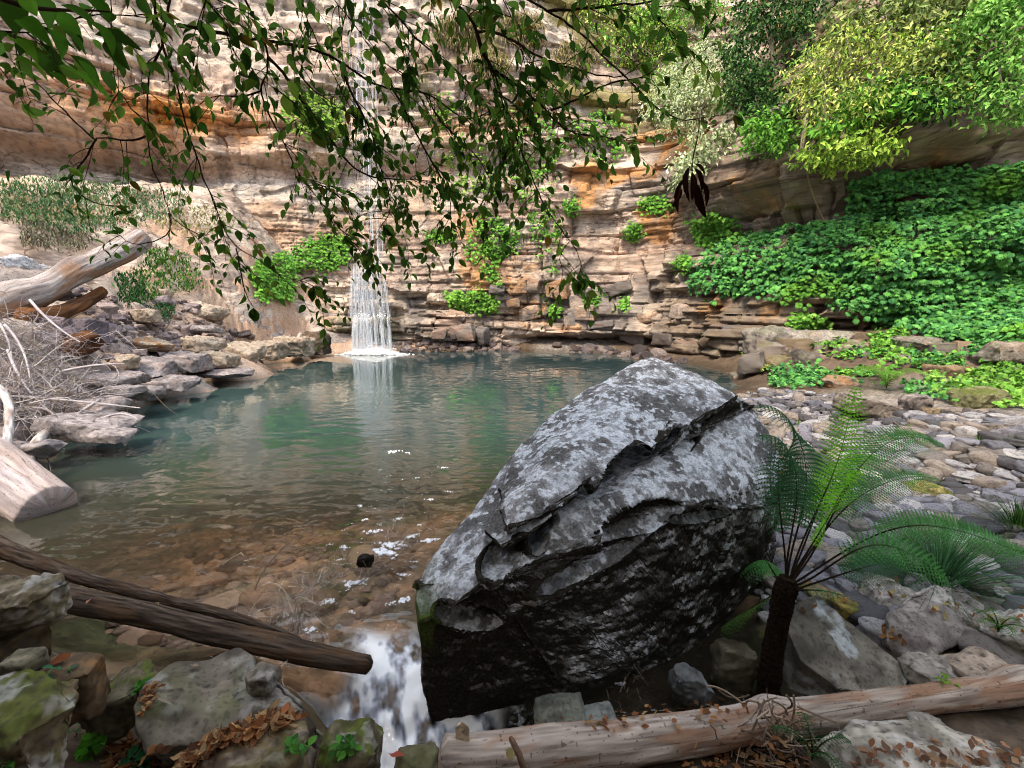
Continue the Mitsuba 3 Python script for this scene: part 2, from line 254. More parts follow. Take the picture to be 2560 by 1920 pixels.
    d += .10 * (n2(sx * .35, zz * 5, 46) - .5) * sstep(.4, .6, n2(sx * .2, z * .4, 53)) + .04 * (n2(sx * 1.3, zz * 15, 47) - .5) + .75 * (f2(sx * .33, zz * .45, 4, 48) - .5) + .22 * rough * (f2(sx * 1.6, zz * 2.2, 4, 49) - .5)
    return d
DD = cliff_disp(SX, ZZ)
base = CS(S); tan_ = unit(CS(S, 1)); NRM = np.stack([tan_[:, 1], -tan_[:, 0]], -1)      # towards the pool
CX = base[:, None, 0] + NRM[:, None, 0] * DD; CY = base[:, None, 1] + NRM[:, None, 1] * DD
cv = np.stack([CX, CY, ZZ], -1)
def cliff_color():
    sx, z = SX, ZZ
    zz = z + .9 * (n2(sx * .07, z * 0, 41) - .5) + .3 * (n2(sx * .4, z * .3, 42) - .5) + .02 * sx
    band = n2(sx * .10, zz * 1.6, 61); fine = n2(sx * .6, zz * 9, 62); blot = f2(sx * .35, z * .45, 4, 63); sm = f2(sx * 2.2, z * 2.6, 4, 64); run = f2(sx * 2.6, z * .22, 3, 65)
    cream, pink, orange, grey, dark = [.66, .565, .475], [.555, .415, .335], [.56, .27, .085], [.235, .215, .205], [.075, .062, .055]
    c = lerp(cream, pink, sstep(.35, .65, .35 * band + .65 * f2(sx * .5, z * .8, 4, 70)))
    c = lerp(c, orange, .85 * sstep(.56, .70, blot + .15 * (band - .5)) * sstep(12.5, 10.5, abs(zz - 1) * 1.0 + 0) * (.35 + .65 * sstep(3, 7, sx)))
    c = lerp(c, [.60, .25, .045], np.exp(-((sx + 8.8) / 4.4) ** 2 - ((z - 11.4) / 1.05) ** 2) * sstep(.15, .42, sm)); c = lerp(c, [.30, .24, .19], .55 * np.exp(-((z - 9.3) / 1.0) ** 2) * sstep(-7.5, -10, sx))  # left recess darkened in colour to deepen its shade
    c = lerp(c, [.66, .60, .54], .8 * sstep(7.4, 8.0, zz) * sstep(9.0, 8.6, zz) * sstep(1, -2, sx))
    c = lerp(c, grey * np.ones(3) if False else [.21, .19, .18], .9 * sstep(.45, .60, f2(sx * .8, z * .9, 4, 66)) * sstep(4.5, 2.8, z) * sstep(0, 3, sx))
    c = lerp(c, grey, .7 * sstep(.52, .66, f2(sx * .7 + 9, z * .6, 4, 67)) * (.35 + .65 * sstep(8, 12, sx)))
    c = lerp(c, [.19, .15, .105], .75 * sstep(13, 17, sx) * sstep(.3, .6, sm + .1))
    c = lerp(c, grey, .45 * sstep(.55, .75, run) * sstep(3, 5, z))
    c = lerp(c, dark, .75 * sstep(.72, .95, 1 - abs(z - .9) / 3.2) * sstep(.35, .6, f2(sx * .9, z * .4, 3, 68)) * sstep(9, 5, sx) * sstep(1.9, 1.6, z))
    c = lerp(c, [.05, .085, .03], .8 * sstep(2.4, 1.2, abs(sx + .1)) * sstep(2.1, 1.7, z) * sstep(.3, .55, run))
    c = lerp(c, [.19, .17, .035], .8 * sstep(.46, .6, f2(sx * .5, z * .5, 4, 69)) * (sstep(17, 18.2, sx) * sstep(22.5, 21, sx) * sstep(7.2, 6.4, z) * sstep(3.4, 4.4, z) + sstep(10.5, 12.5, z) * sstep(2, 4, sx)))
    c = lerp(c, [.10, .075, .06], .8 * sstep(.3, -.05, z))
    c = c * (.66 + .42 * fine + .50 * (sm - .5))[..., None]
    return np.clip(c, .01, .85)
cf = grid_faces(*SX.shape)
if np.dot(np.cross(cv[505, 100] - cv[500, 100], cv[500, 105] - cv[500, 100]), [0, -1, 0]) < 0: pass
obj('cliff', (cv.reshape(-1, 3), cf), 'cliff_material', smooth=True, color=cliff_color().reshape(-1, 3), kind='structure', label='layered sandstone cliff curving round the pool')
# the plateau behind the cliff top
top = cv[:, -1]; o = np.stack([NRM[:, 0], NRM[:, 1], 0 * S], -1); rings = [top - o * k + np.array([0, 0, h]) for k, h in ((0, 0), (2, .8), (8, 2.5), (30, 5), (120, 6))]
pv = np.stack(rings, 1); obj('plateau', (pv.reshape(-1, 3), grid_faces(len(S), 5)), 'plain_material', smooth=True, color=np.tile([.07, .075, .035], (len(S) * 5, 1)), kind='structure')
CMESH = trimesh.Trimesh(cv.reshape(-1, 3), cf, process=False)
# layered rock slope between the left bank and the cliff foot
lx, ly = np.meshgrid(np.arange(-22, -6.2, .075), np.arange(9, 25.8, .08), indexing='ij'); lz = ground0(lx, ly)
lm = sstep(9.2, 11.5, ly + .35 * (lx + 10)) * sstep(-6.4, -7.4, lx) * sstep(.15, .7, lz)
ls = lx * .85 - ly * .5; lq = (lz + .5 * (f2(lx * .35, ly * .35, 3, 26) - .5)) / .34; lk = np.floor(lq); lw = .5 + 1.6 * hash1(lk, lk * 0 + 21); lb = ls / lw + 9 * hash1(lk, lk * 0 + 22) + .6 * (n2(lx * 1.2, ly * 1.2, 27) - .5); lc = np.floor(lb); lu = lb - lc
lpatch = .35 + .65 * sstep(.35, .58, f2(lx * .3, ly * .3, 3, 28)); lh = .08 + lpatch * (.34 * (sstep(.45, .9, lq - lk) - (lq - lk)) + .26 * (hash1(lk, lc) - .5) - .14 * np.exp(-(np.minimum(lu, 1 - lu) * lw / .05) ** 2) * (hash1(lk, lc, lc * 0 + 3) > .3)) + 1.1 * (f2(lx * .45, ly * .45, 4, 29) - .5) + .20 * (f2(lx * 3, ly * 3, 3, 30) - .5)
lzz = lz + np.where(lm > 0, lh * lm - .3 * (1 - lm), -.5); lv_ = np.stack([lx, ly, lzz], -1)
l1, l2_, l3 = f2(lx * .6, ly * .6 + lz, 4, 23), f2(lx * 2.6, ly * 2.6, 4, 24), n2(lx * .4, lz * 6, 25)
lcol = lerp([.60, .51, .43], [.44, .345, .29], sstep(.35, .65, .5 * l1 + .5 * l3)); lcol = lerp(lcol, [.30, .28, .285], .8 * sstep(.48, .62, f2(lx * .35 + 3, ly * .35, 4, 33)) * sstep(3.5, 1.5, lz)); lcol = lerp(lcol, [.56, .30, .12], .6 * sstep(.56, .7, f2(lx * .5, lz * .9, 3, 34))); lcol = lcol * (.62 + .6 * l2_)[..., None]
obj('rock_slope', (lv_.reshape(-1, 3), grid_faces(*lx.shape)), 'cliff_material', smooth=True, color=np.clip(lcol, .02, .8).reshape(-1, 3), kind='structure', label='pale layered rock slope on the left below the cliff')
LMESH = trimesh.Trimesh(lv_.reshape(-1, 3), grid_faces(*lx.shape), process=False)
ALL = trimesh.util.concatenate([CMESH, GMESH, LMESH]); NCF = len(cf)
# squared blocks of the jointed lower wall, laid in courses
rb = np.random.default_rng(77)
def block_mesh(c, ax_, nrm, w, h, d, r, edge=.09):
    u = np.array([-1, 1.0]); q = np.array([(a, b, e) for a in u for b in u for e in u]) * [w / 2, d / 2, h / 2]; q = np.concatenate([q * [.93, 1, .8], q * [.8, .9, 1.0]]) + r.normal(0, .10, (16, 3)) * min(w, h); q = q @ trimesh.transformations.euler_matrix(r.normal(0, .10), r.normal(0, .10), r.normal(0, .20))[:3, :3].T
    m = m3.Manifold.hull_points(np.ascontiguousarray(q[:, 0:1] * ax_ + q[:, 1:2] * nrm + q[:, 2:3] * np.array([0, 0, 1.0]) + c)).refine_to_length(edge).to_mesh(); t = trimesh.Trimesh(m.vert_properties[:, :3], m.tri_verts, process=True); v = np.array(t.vertices)
    v = v + np.array(t.vertex_normals) * (.10 * (fbm(v * 2.2, 3, 5) - .5) + .06 * (NZ(v * [5, 5, 12.], 6) - .5))[:, None]; return v, np.array(t.faces)
BCOL = [(.30, .27, .255), (.20, .185, .18), (.52, .37, .27), (.46, .27, .155), (.42, .34, .29), (.14, .125, .12), (.36, .26, .21)]
for z0, z1, a, b in ((.55, 1.15, 2.0, 17.5), (1.15, 1.72, 1.2, 17.0), (1.72, 2.25, 3.5, 16.5), (2.25, 2.95, 4.8, 15.5), (2.95, 3.5, 6.5, 13.5), (.0, .55, 6.8, 8.4)):
    sx = a
    while sx < b:
        w = rb.uniform(.35, 1.9)
        if rb.random() < .46:
            i = int(np.searchsorted(S, sx + w / 2 + S0)); j = int(np.searchsorted(Z, (z0 + z1) / 2)); d = rb.uniform(.7, 1.0); ax_ = np.array([tan_[i, 0], tan_[i, 1], 0]); nr_ = np.array([NRM[i, 0], NRM[i, 1], 0])
            c = np.array([base[i, 0], base[i, 1], 0]) + nr_ * (.55 * DD[i, j] + .45 * gaussian_filter(DD[i - 12:i + 13, j - 3:j + 4], 3).max() - d / 2 + rb.uniform(-.02, .26)) + [0, 0, (z0 + z1) / 2 + rb.normal(0, .04)]
            v, f = block_mesh(c + [0, 0, rb.normal(0, .12)], ax_, nr_, w * .97, (z1 - z0) * rb.uniform(.6, 1.5), d, rb); g = fbm(v * 2.5, 4, int(sx * 10)); col = np.array(BCOL[rb.integers(0, 7)]) * rb.uniform(.8, 1.15); wetb = sstep(1.3, .3, v[:, 2]) * .5
            obj('block', (v, f), 'cliff_material', 'cliff', smooth=38, color=None) if False else scene.__setitem__(key('block', 'cliff'), mikit.ply((v, f), 'cliff_material', smooth=True, color=np.clip(lerp(col, np.array([.22, .2, .19]), sstep(.5, .65, g)) * (.65 + .6 * NZ(v * [4, 4, 14.], 9))[:, None] * (1 - wetb)[:, None], .02, .8)))
        sx += w
RAYS = trimesh.ray.ray_pyembree.RayMeshIntersector(ALL) if hasattr(trimesh.ray, 'ray_pyembree') else ALL.ray
def hit(x, y):
    """Where pixels land on cliff or ground: points, outward normals."""
    d = unit(ray(np.atleast_1d(x), np.atleast_1d(y))); o = np.tile(EYE, (len(d), 1))
    tri = RAYS.intersects_first(o, d); ok = tri >= 0
    n = ALL.face_normals[tri]; n = np.where((n * d).sum(-1)[:, None] > 0, -n, n)
    t = ((ALL.triangles[tri][:, 0] - o) * n).sum(-1) / ((d * n).sum(-1) - 1e-9)
    return o + d * t[:, None], n, ok
def cliffz(sx, z):
    i = int(np.clip(np.searchsorted(S, sx + S0), 0, len(S) - 1)); j = int(np.clip(np.searchsorted(Z, z), 0, len(Z) - 1)); return cv[i, j], np.array([NRM[i, 0], NRM[i, 1], 0.0])

def vnorm_(v, f):
    n = np.zeros_like(v); k = np.cross(v[f[:, 1]] - v[f[:, 0]], v[f[:, 2]] - v[f[:, 0]])
    for i in range(3): np.add.at(n, f[:, i], k)
    return unit(n)
# ------------------------------------------------------------------ pool water
def water_level(x, y):
    """The outflow runs down past the big boulder towards the viewer."""
    f = sstep(2.75, 1.9, y) * sstep(1.2, -.1, np.abs(x + .35) - .45)
    return -.30 * f
WAZ = np.radians(np.linspace(-57, 50, 620)); WR = np.exp(np.linspace(math.log(1.2), math.log(30), 470))
WA, WRR = np.meshgrid(WAZ, WR, indexing='ij'); WX, WY = WRR * np.sin(WA), WRR * np.cos(WA)
lam = np.maximum(.9, WRR / 9)
def waves(x, y):
    flow = sstep(3.4, 2.3, y) * sstep(1.3, .3, np.abs(x + .35)); near = sstep(7, 3, y) * sstep(-2.6, -.6, x)
    a = .0100 * (f2(x * 2.6, y * 6.5, 3, 71) - .5) * (.55 + .8 * sstep(-6, -2, x)) + .0036 * (f2(x * 11, y * 24, 2, 72) - .5)
    a = a + .026 * near * (f2(x * 3.5 + .6 * n2(x * 2, y * 2, 75), y * 6, 3, 73) - .5) + .10 * flow * (f2(x * 4 - y * 1.5, y * 4.5 + x, 4, 74) - .5)
    return a
WZ = water_level(WX, WY) + waves(WX, WY)
def white(p):     # sky glints painted as white streaks where the water runs out past the boulder
    e = .22 * (noise2(p.x * 4.5, p.y * 4.5) - .5)
    w = mikit.smoothstep(3.05, 2.75, p.y + .25 * (p.x + .6) + e) * mikit.smoothstep(-1.14, -.92, p.x + e) * mikit.smoothstep(.02, -.16, p.x)
    f = .45 * noise2(p.x * 5 + 2 * p.y, p.y * 3.4 - p.x) + .55 * fbm2(p.x * 17 + 6 * p.y, p.y * 10 - 3 * p.x, 3)
    return w * mikit.smoothstep(.22, .40, f), f
def turbid(p, n, uv):
    t = mikit.smoothstep(3.3, 8.5, p.y - 0.30 * p.x + 1.1 * (noise2(p.x * .6, p.y * .45) - .5))
    t = dr.maximum(t, mikit.smoothstep(-2.2, -4.6, p.x) * mikit.smoothstep(2.4, 3.6, p.y) * .75)
    right = mikit.smoothstep(4.0, 7.0, p.x - .12 * p.y)
    return dr.maximum(.10 + .84 * t * (1 - .55 * right), .9 * white(p)[0])
def murk(p, n, uv):
    c = mikit.mix(mi.Color3f(.022, .044, .050), mi.Color3f(.038, .068, .066), noise2(p.x * .3, p.y * .25)); c = mikit.mix(mi.Color3f(.035, .036, .024), c, mikit.smoothstep(4.0, 9.0, p.y)); w, f = white(p)
    return mikit.mix(c, mikit.mix(mi.Color3f(.30, .34, .44), mi.Color3f(.88, .91, .96), mikit.smoothstep(.34, .52, f)), w)
scene['water_material'] = {'type': 'blendbsdf', 'weight': mikit.proc(turbid), 'clear': {'type': 'thindielectric', 'int_ior': 1.33},
                           'murky': two({'type': 'plastic', 'int_ior': 1.5, 'diffuse_reflectance': mikit.proc(murk), 'nonlinear': False})}
wf = grid_faces(*WX.shape)[:, ::-1]; wv = np.stack([WX, WY, WZ], -1).reshape(-1, 3)
hid = (gz(WX.ravel(), WY.ravel()) > WZ.ravel() + .12); wf = wf[~hid[wf].all(1)]
wc = wv[wf].mean(1); deep = (wc[:, 1] - .3 * wc[:, 0] > 9.2) & (wc[:, 0] - .12 * wc[:, 1] < 3.6)
def murk_deep(p, n, uv): return mikit.mix(mi.Color3f(.022, .044, .050), mi.Color3f(.038, .068, .066), noise2(p.x * .3, p.y * .25))
scene['deep_material'] = two({'type': 'plastic', 'int_ior': 1.5, 'diffuse_reflectance': mikit.proc(murk_deep), 'nonlinear': False})
wn = vnorm_(wv, wf)
def part_of(f): u, i = np.unique(f, return_inverse=True); return wv[u], i.reshape(f.shape), wn[u]
for nm_, m_, par in (('pool_water', ~deep, None), ('deep_water', deep, 'pool_water')):
    a_, b_, c_ = part_of(wf[m_]); k_ = key(nm_, par); path = meshkit.write_ply((a_, b_), False, normals=c_); scene[k_] = {'type': 'ply', 'filename': path, 'face_normals': False, 'bsdf': {'type': 'ref', 'id': 'deep_material' if par else 'water_material'}}
labels['pool_water'] = {'kind': 'structure', 'label': 'clear brown to teal pool water with fine ripples'}

# ------------------------------------------------------------------ builders for stone, wood and leaves
class MB:
    """Collects vertices, triangles and colours of one mesh."""
    def __init__(s): s.v, s.f, s.c, s.n = [], [], [], 0
    def add(s, v, f, c):
        v = np.asarray(v, float); c = np.asarray(c, float)
        s.v.append(v); s.f.append(np.asarray(f, int) + s.n); s.c.append(np.broadcast_to(c, v.shape)); s.n += len(v)
    def obj(s, name, bsdf, parent=None, smooth=False, **lab):
        return obj(name, (np.vstack(s.v), np.vstack(s.f)), bsdf, parent, smooth=smooth, color=np.clip(np.vstack(s.c), .003, .95), **lab)
def vnorm(v, f):
    n = np.zeros_like(v); k = np.cross(v[f[:, 1]] - v[f[:, 0]], v[f[:, 2]] - v[f[:, 0]])
    for i in range(3): np.add.at(n, f[:, i], k)
    return unit(n)
def refine(m, edge, it=6, keep=.0):
    m = m.refine_to_length(edge).to_mesh()
    t = trimesh.Trimesh(m.vert_properties[:, :3], m.tri_verts, process=True)
    if it: trimesh.smoothing.filter_taubin(t, lamb=.5, nu=.51, iterations=it)
    return np.array(t.vertices), np.array(t.faces)
def roughen(v, f, amps, seed=0):
    for a, fr in amps:
        q = v * fr + seed * 3.7; rid = np.abs(2 * NZ(q * 1.4 + 5, seed + 31) - 1)
        v = v + vnorm(v, f) * (a * (1.3 * (fbm(q, 3, seed) - .5) + 1.1 * (rid - .45)))[:, None]
    return v
def hullm(p): return m3.Manifold.hull_points(np.ascontiguousarray(p, dtype=np.float64))
def rock_color(v, n, c0, c1, seed=0, lichen=0.0, moss=0.0, rust=0.0, sc=1.0, lc=(.50, .50, .50)):
    a = fbm(v * 2.2 * sc + seed, 4, seed); b = fbm(v * 9 * sc + seed, 4, seed + 1); g = NZ(v * 55 * sc, seed + 2)
    c = lerp(c0, c1, sstep(.3, .7, a * .55 + b * .45)) * (.68 + .5 * b + .22 * (g - .5))[:, None]
    if rust: c = lerp(c, [.34, .16, .06], rust * sstep(.5, .68, fbm(v * 3.1 * sc + 7, 3, seed + 3)))
    if moss: c = lerp(c, lerp([.05, .075, .012], [.12, .15, .03], g), moss * sstep(.42, .6, fbm(v * 3.5 * sc + 3, 4, seed + 4)) * sstep(.1, .7, n[:, 2]))
    if lichen: c = lerp(c, np.asarray(lc) * (.7 + .5 * g)[:, None], lichen * sstep(.52, .57, fbm(v * 5 * sc + 11, 4, seed + 5) * .7 + b * .3))
    return np.clip(c, .008, .8)
def place_rock(name, label, cat, px, py, w, h, D, depth=1.0, seed=0, c0=(.16, .14, .12), c1=(.33, .29, .25), flat=.0, yaw=0.0, tilt=0.0, roll=0.0, edge=.03, lichen=0, moss=0, rust=0, sharp=.5, bsdf='rock_material', group=None, sc=1.0, amp=1.0, parent=None):
    """A stone whose picture is about w x h pixels, centred at px, py, at distance D."""
    r = np.random.default_rng(seed + 100)
    c = at(px, py, D); s = np.linalg.norm(c - EYE) / FOC * math.cos(math.atan(abs(px - 512) / FOC)) ** .5
    hw, hh = w * ppx(D) * .5 * 1.02, h * ppx(D) * .5
    q = r.normal(size=(34, 3)); q = unit(q); q = np.sign(q) * np.abs(q) ** (1 - sharp * .6); q /= np.abs(q).max(1, keepdims=True) ** .6
    q = q * r.uniform(.86, 1.0, (len(q), 1)); hd = hw * depth
    q = q / np.abs(q).max(0)
    q = q * np.array([hw, hd, hh])
    Rm = trimesh.transformations.euler_matrix(tilt, roll, yaw)[:3, :3]
    q = q @ Rm.T
    e = max(edge, min(hw, hh, hd) / 9)
    v, f = refine(hullm(q), e, 1); m = min(hw, hh, hd)
    v = roughen(v, f, [(m * .20 * amp, .7 / m), (m * .11 * amp, 2.1 / m), (m * .05 * amp, 6 / m)], seed) + c
    n = vnorm(v, f); col = rock_color(v, n, c0, c1, seed, lichen, moss, rust, sc * max(.5, min(3, .3 / m)))
    if parent: return obj(name, (v, f), bsdf, parent, smooth=50 if False else True, color=col, label=label)
    return obj(name, (v, f), bsdf, smooth=True, color=col, label=label, category=cat, group=group)
def spline(p, step):
    p = np.asarray(p, float); t = np.concatenate([[0], np.cumsum(np.linalg.norm(np.diff(p, axis=0), axis=1))])
    n = max(2, int(t[-1] / step) + 1)
    if len(p) < 3: return p[0] + (p[-1] - p[0]) * np.linspace(0, 1, n)[:, None]
    return CubicSpline(t, p)(np.linspace(0, t[-1], n))
def frame(p, up=(0, 0, 1.0)):
    t = unit(np.gradient(p, axis=0)); a = np.cross(t, np.asarray(up, float)); bad = np.linalg.norm(a, axis=1) < .1
    a[bad] = np.cross(t[bad], [1.0, .2, 0]); a = unit(a); return t, a, np.cross(a, t)      # along, side, up
def tube(p, r, sides=6, cap=True, up=(0, 0, 1.0), shape=None):
    """Vertices and faces of a swept tube; shape(t, angle) multiplies the radius (t: 0..1 along)."""
    p = np.asarray(p, float); _, a, b = frame(p, up); k = len(p); r = np.broadcast_to(r, (k,)).astype(float)
    ang = np.arange(sides) * 2 * np.pi / sides; rr = np.broadcast_to(r[:, None], (k, sides))
    if shape is not None: rr = rr * shape(np.linspace(0, 1, k)[:, None] + 0 * ang[None], ang[None] + 0 * r[:, None])
    v = p[:, None] + rr[..., None] * (np.cos(ang)[None, :, None] * a[:, None] + np.sin(ang)[None, :, None] * b[:, None])
    i = np.arange(k * sides).reshape(k, sides); j = np.roll(i, -1, 1)
    f = np.vstack([np.stack([i[:-1], j[:-1], j[1:]], -1).reshape(-1, 3), np.stack([i[:-1], j[1:], i[1:]], -1).reshape(-1, 3)]); v = v.reshape(-1, 3)
    if cap:
        n = len(v); v = np.vstack([v, p[0], p[-1]])
        f = np.vstack([f, np.stack([j[0], i[0], i[0] * 0 + n], -1), np.stack([i[-1], j[-1], i[-1] * 0 + n + 1], -1)])
    return v, f
def log_obj(name, pts, radii, label, cat, c0, c1, sides=56, step=.03, seed=0, bark=.07, shape=None, stain=(.20, .09, .035), stainw=.5, parent=None, grp=None, knots=()):
    p = spline(pts, step); k = len(p); tt_ = np.linspace(0, 1, k); r = np.interp(tt_, np.linspace(0, 1, len(radii)), radii)
    p = p + (np.stack([NZ(np.stack([tt_ * 7, tt_ * 0 + q, tt_ * 0], -1), seed) for q in range(3)], -1) - .5) * r.mean() * .22
    L = np.linalg.norm(np.diff(p, axis=0), axis=1).sum(); R0 = float(np.mean(r))
    def sh(t, a):
        q = np.stack([np.cos(a) * 2.2, np.sin(a) * 2.2, t * L / R0 * .35], -1); fine = np.stack([np.cos(a) * 7, np.sin(a) * 7, t * L / R0 * .5], -1)
        m = 1 + .22 * (fbm(q + seed, 3, seed) - .5) + bark * 2 * (fbm(fine + seed, 3, seed + 1) - .5) + .02 * (NZ(fine * 3, seed + 2) - .5)
        m = m * np.where(t < .004, .55, 1) * np.where(t > .996, .55, 1)
        for kt, ka, kr in knots: m = m + .35 * np.exp(-(((t - kt) * L / kr) ** 2) - ((np.angle(np.exp(1j * (a - ka)))) * R0 / kr) ** 2)
        return m * (shape(t, a) if shape else 1)
    v, f = tube(p, r, sides, True, shape=sh)
    a = np.tile(np.arange(sides) * 2 * np.pi / sides, k); t = np.repeat(tt_, sides)
    a = np.concatenate([a, [0, 0]]); t = np.concatenate([t, [0, 1]])
    q = np.stack([np.cos(a) * 5, np.sin(a) * 5, t * L / R0 * .35], -1) + seed
    g = fbm(q, 4, seed + 5); g2 = NZ(q * np.array([3.2, 3.2, 1.3]), seed + 6); g3 = fbm(np.stack([np.cos(a) * 1.2, np.sin(a) * 1.2, t * L / R0 * .3], -1) + seed + 5, 3, seed + 7)
    c = lerp(c0, c1, sstep(.3, .7, g)) * (.6 + .65 * g2)[:, None]; c = lerp(c, stain, stainw * sstep(.48, .62, g3))
    c = lerp(c, np.asarray(c0) * .35, .8 * (NZ(q * np.array([6, 6, 5.]), seed + 9) > .93))
    kk = key(name, parent); au = np.abs(((a / (2 * np.pi)) + .25) % 1 * 2 - 1); scene[kk] = mikit.ply((v, f), 'wood_material', smooth=True, color=np.clip(c, .008, .8), uv=np.stack([au * R0 * 3.2 / .35, t * L / .35], -1))
    if label: labels[kk] = {'label': label, 'category': cat}
    return kk
def leaf_template(kind):
    """(vertices: x across -.5...5, y along 0..1, z lift; triangles)."""
    if kind == 'near':
        ys = np.array([0, .14, .32, .52, .72, .88, 1]); hw = np.array([.015, .27, .46, .5, .38, .19, .0]); v = []
        for y, w in zip(ys, hw): v += [(-w, y, .16 * w * 2 - .28 * y * y), (0, y, -.28 * y * y), (w, y, .16 * w * 2 - .28 * y * y)]
        f = []
        for i in range(6):
            a = 3 * i; f += [(a, a + 1, a + 4), (a, a + 4, a + 3), (a + 1, a + 2, a + 5), (a + 1, a + 5, a + 4)]
        return np.array(v), np.array(f)
    if kind == 'ivy':   # five shallow lobes
        v = [(0, 0, 0), (-.34, .02, -.05), (-.5, .36, -.10), (-.27, .48, .02), (-.30, .74, -.06), (-.08, .70, .02), (0, 1, -.16), (.08, .70, .02), (.30, .74, -.06), (.27, .48, .02), (.5, .36, -.10), (.34, .02, -.05), (0, .45, .06)]
        return np.array(v, float), np.array([(12, i, i + 1) for i in range(0, 11)] + [(12, 11, 0)])
    if kind == 'far':
        return np.array([(0, 0, 0), (-.5, .45, .05), (0, 1, -.18), (.5, .45, .05)], float), np.array([(0, 2, 1), (0, 3, 2)])
    if kind == 'litter':
        v = [(0, -.12, .05), (-.25, .12, .10), (-.46, .42, .16), (-.30, .78, .05), (0, 1, .16), (.32, .76, -.02), (.48, .40, .12), (.25, .10, .02), (0, .4, -.02)]
        return np.array(v, float), np.array([(8, i, (i + 1) % 8) for i in range(8)])
TPL = {k: leaf_template(k) for k in ('near', 'ivy', 'far', 'litter')}
def leaf_arrays(kind, pos, axis, nrm, length, width):
    """(n, k, 3) vertices of n leaves; axis: stalk to tip; nrm: the upper side."""
    tv, tf = TPL[kind]; y = unit(axis); x = unit(np.cross(y, nrm)); z = np.cross(x, y)
    L = np.broadcast_to(length, (len(pos),))[:, None, None]; Wd = np.broadcast_to(width, (len(pos),))[:, None, None]
    return pos[:, None] + tv[None, :, 0:1] * Wd * x[:, None] + tv[None, :, 1:2] * L * y[:, None] + tv[None, :, 2:3] * L * z[:, None]
def leaf_faces(kind, n):
    tv, tf = TPL[kind]; return (tf[None] + (np.arange(n) * len(tv))[:, None, None]).reshape(-1, 3)
def add_leaves(mb, kind, pos, axis, nrm, length, width, col):
    if len(pos) == 0: return
    V = leaf_arrays(kind, pos, axis, nrm, length, width); k = V.shape[1]
    mb.add(V.reshape(-1, 3), leaf_faces(kind, len(pos)), np.repeat(col, k, 0))
def pick(r, pal, n, j=.25):
    pal = np.asarray(pal, float); c = pal[r.integers(0, len(pal), n)]; return c * np.exp(r.normal(0, j, (n, 1)))

# ------------------------------------------------------------------ the big boulder
def boulder():
    ridge = [(412,584,2.42),(431,556,2.6),(454,530,2.78),(467,514,2.9),(494,481,3.1),(516,450,3.32),(541,425,3.55),(557,410,3.7),(592,385,4.0),(632,360,4.3),(650,353,4.4),(668,360,4.36)]
    right = [(689,374,4.25),(731,391,4.0),(754,405,3.9),(772,441,3.7),(787,467,3.5),(787,483,3.42),(779,503,3.36)]
    edge = [(416,622,2.22),(450,607,2.2),(490,581,2.22),(530,561,2.34),(590,537,2.52),(650,512,2.72),(710,500,2.92),(765,507,3.2)]
    low = [(427,725,2.42),(436,772,2.42),(520,758,2.48),(600,740,2.62),(680,705,2.85),(723,640,3.2),(735,608,3.3),(752,580,3.3),(763,556,3.32),(764,538,3.32)]
    P = lambda q: np.array([at(*k) for k in q])
    R, Q, E, Lw = P(ridge), P(right), P(edge), P(low)
    back = np.vstack([R, Q]) * [1, 1, 0] + [.25, .55, -.5]; back2 = np.vstack([R[3:], Q]) + [.2, .35, -.35]
    base = hullm(np.vstack([R, Q, E, Lw, back, back2]))
    bm = base.to_mesh(); tm = trimesh.Trimesh(bm.vert_properties[:, :3], bm.tri_verts)
    def on(q, dd):
        d = unit(ray(np.array([k[0] for k in q]), np.array([k[1] for k in q]))); loc, ir, _ = tm.ray.intersects_location(np.tile(EYE, (len(q), 1)), d, multiple_hits=False)
        out = np.zeros((len(q), 3)); out[ir] = loc; return out - d * dd
    lip = [(506,533),(530,505),(552,478),(585,446),(628,432),(668,420),(705,402),(738,396)]
    U = hullm(np.vstack([R[4:], Q[:3], on(lip, .24), on(lip, -.05), on([(600,412),(645,390),(560,440)], .20)]))
    nq = [(484,530),(500,516),(520,500),(548,490),(566,494),(560,508),(530,535),(500,550)]
    nose = hullm(np.vstack([on(nq, .13), on(nq, -.2)]))
    rock = base + U + nose
    def ell(q, rx, ry, rz, yaw=0, roll=0): return m3.Manifold.sphere(1, 48).scale([rx, ry, rz]).rotate([0, roll, yaw]).translate(on([q], 0)[0])
    rock = rock - (ell((604,470), .36, .34, .11, 20, -20) + ell((560,488), .17, .26, .075, 20, -30) + ell((646,447), .30, .22, .055, 18, -26) + ell((543,522), .22, .22, .05, 20, -38) + ell((505,556), .17, .17, .05, 20, -34) + ell((690,425), .22, .12, .03, 15, -24)
                   + ell((645,520), .36, .13, .10, 20, -10) + ell((705,516), .30, .09, .05, 25, 6) + ell((600,560), .5, .09, .08, 20, -14) + ell((470,620), .2, .12, .08, 0, 20))
    v, f = refine(rock, .021, 12)
    v = roughen(v, f, [(.045, 1.4), (.017, 4.0), (.009, 10), (.005, 28)], 5)
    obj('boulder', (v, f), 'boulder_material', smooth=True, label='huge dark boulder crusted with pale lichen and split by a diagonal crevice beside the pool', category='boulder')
    return v
BOULDER_V = boulder()

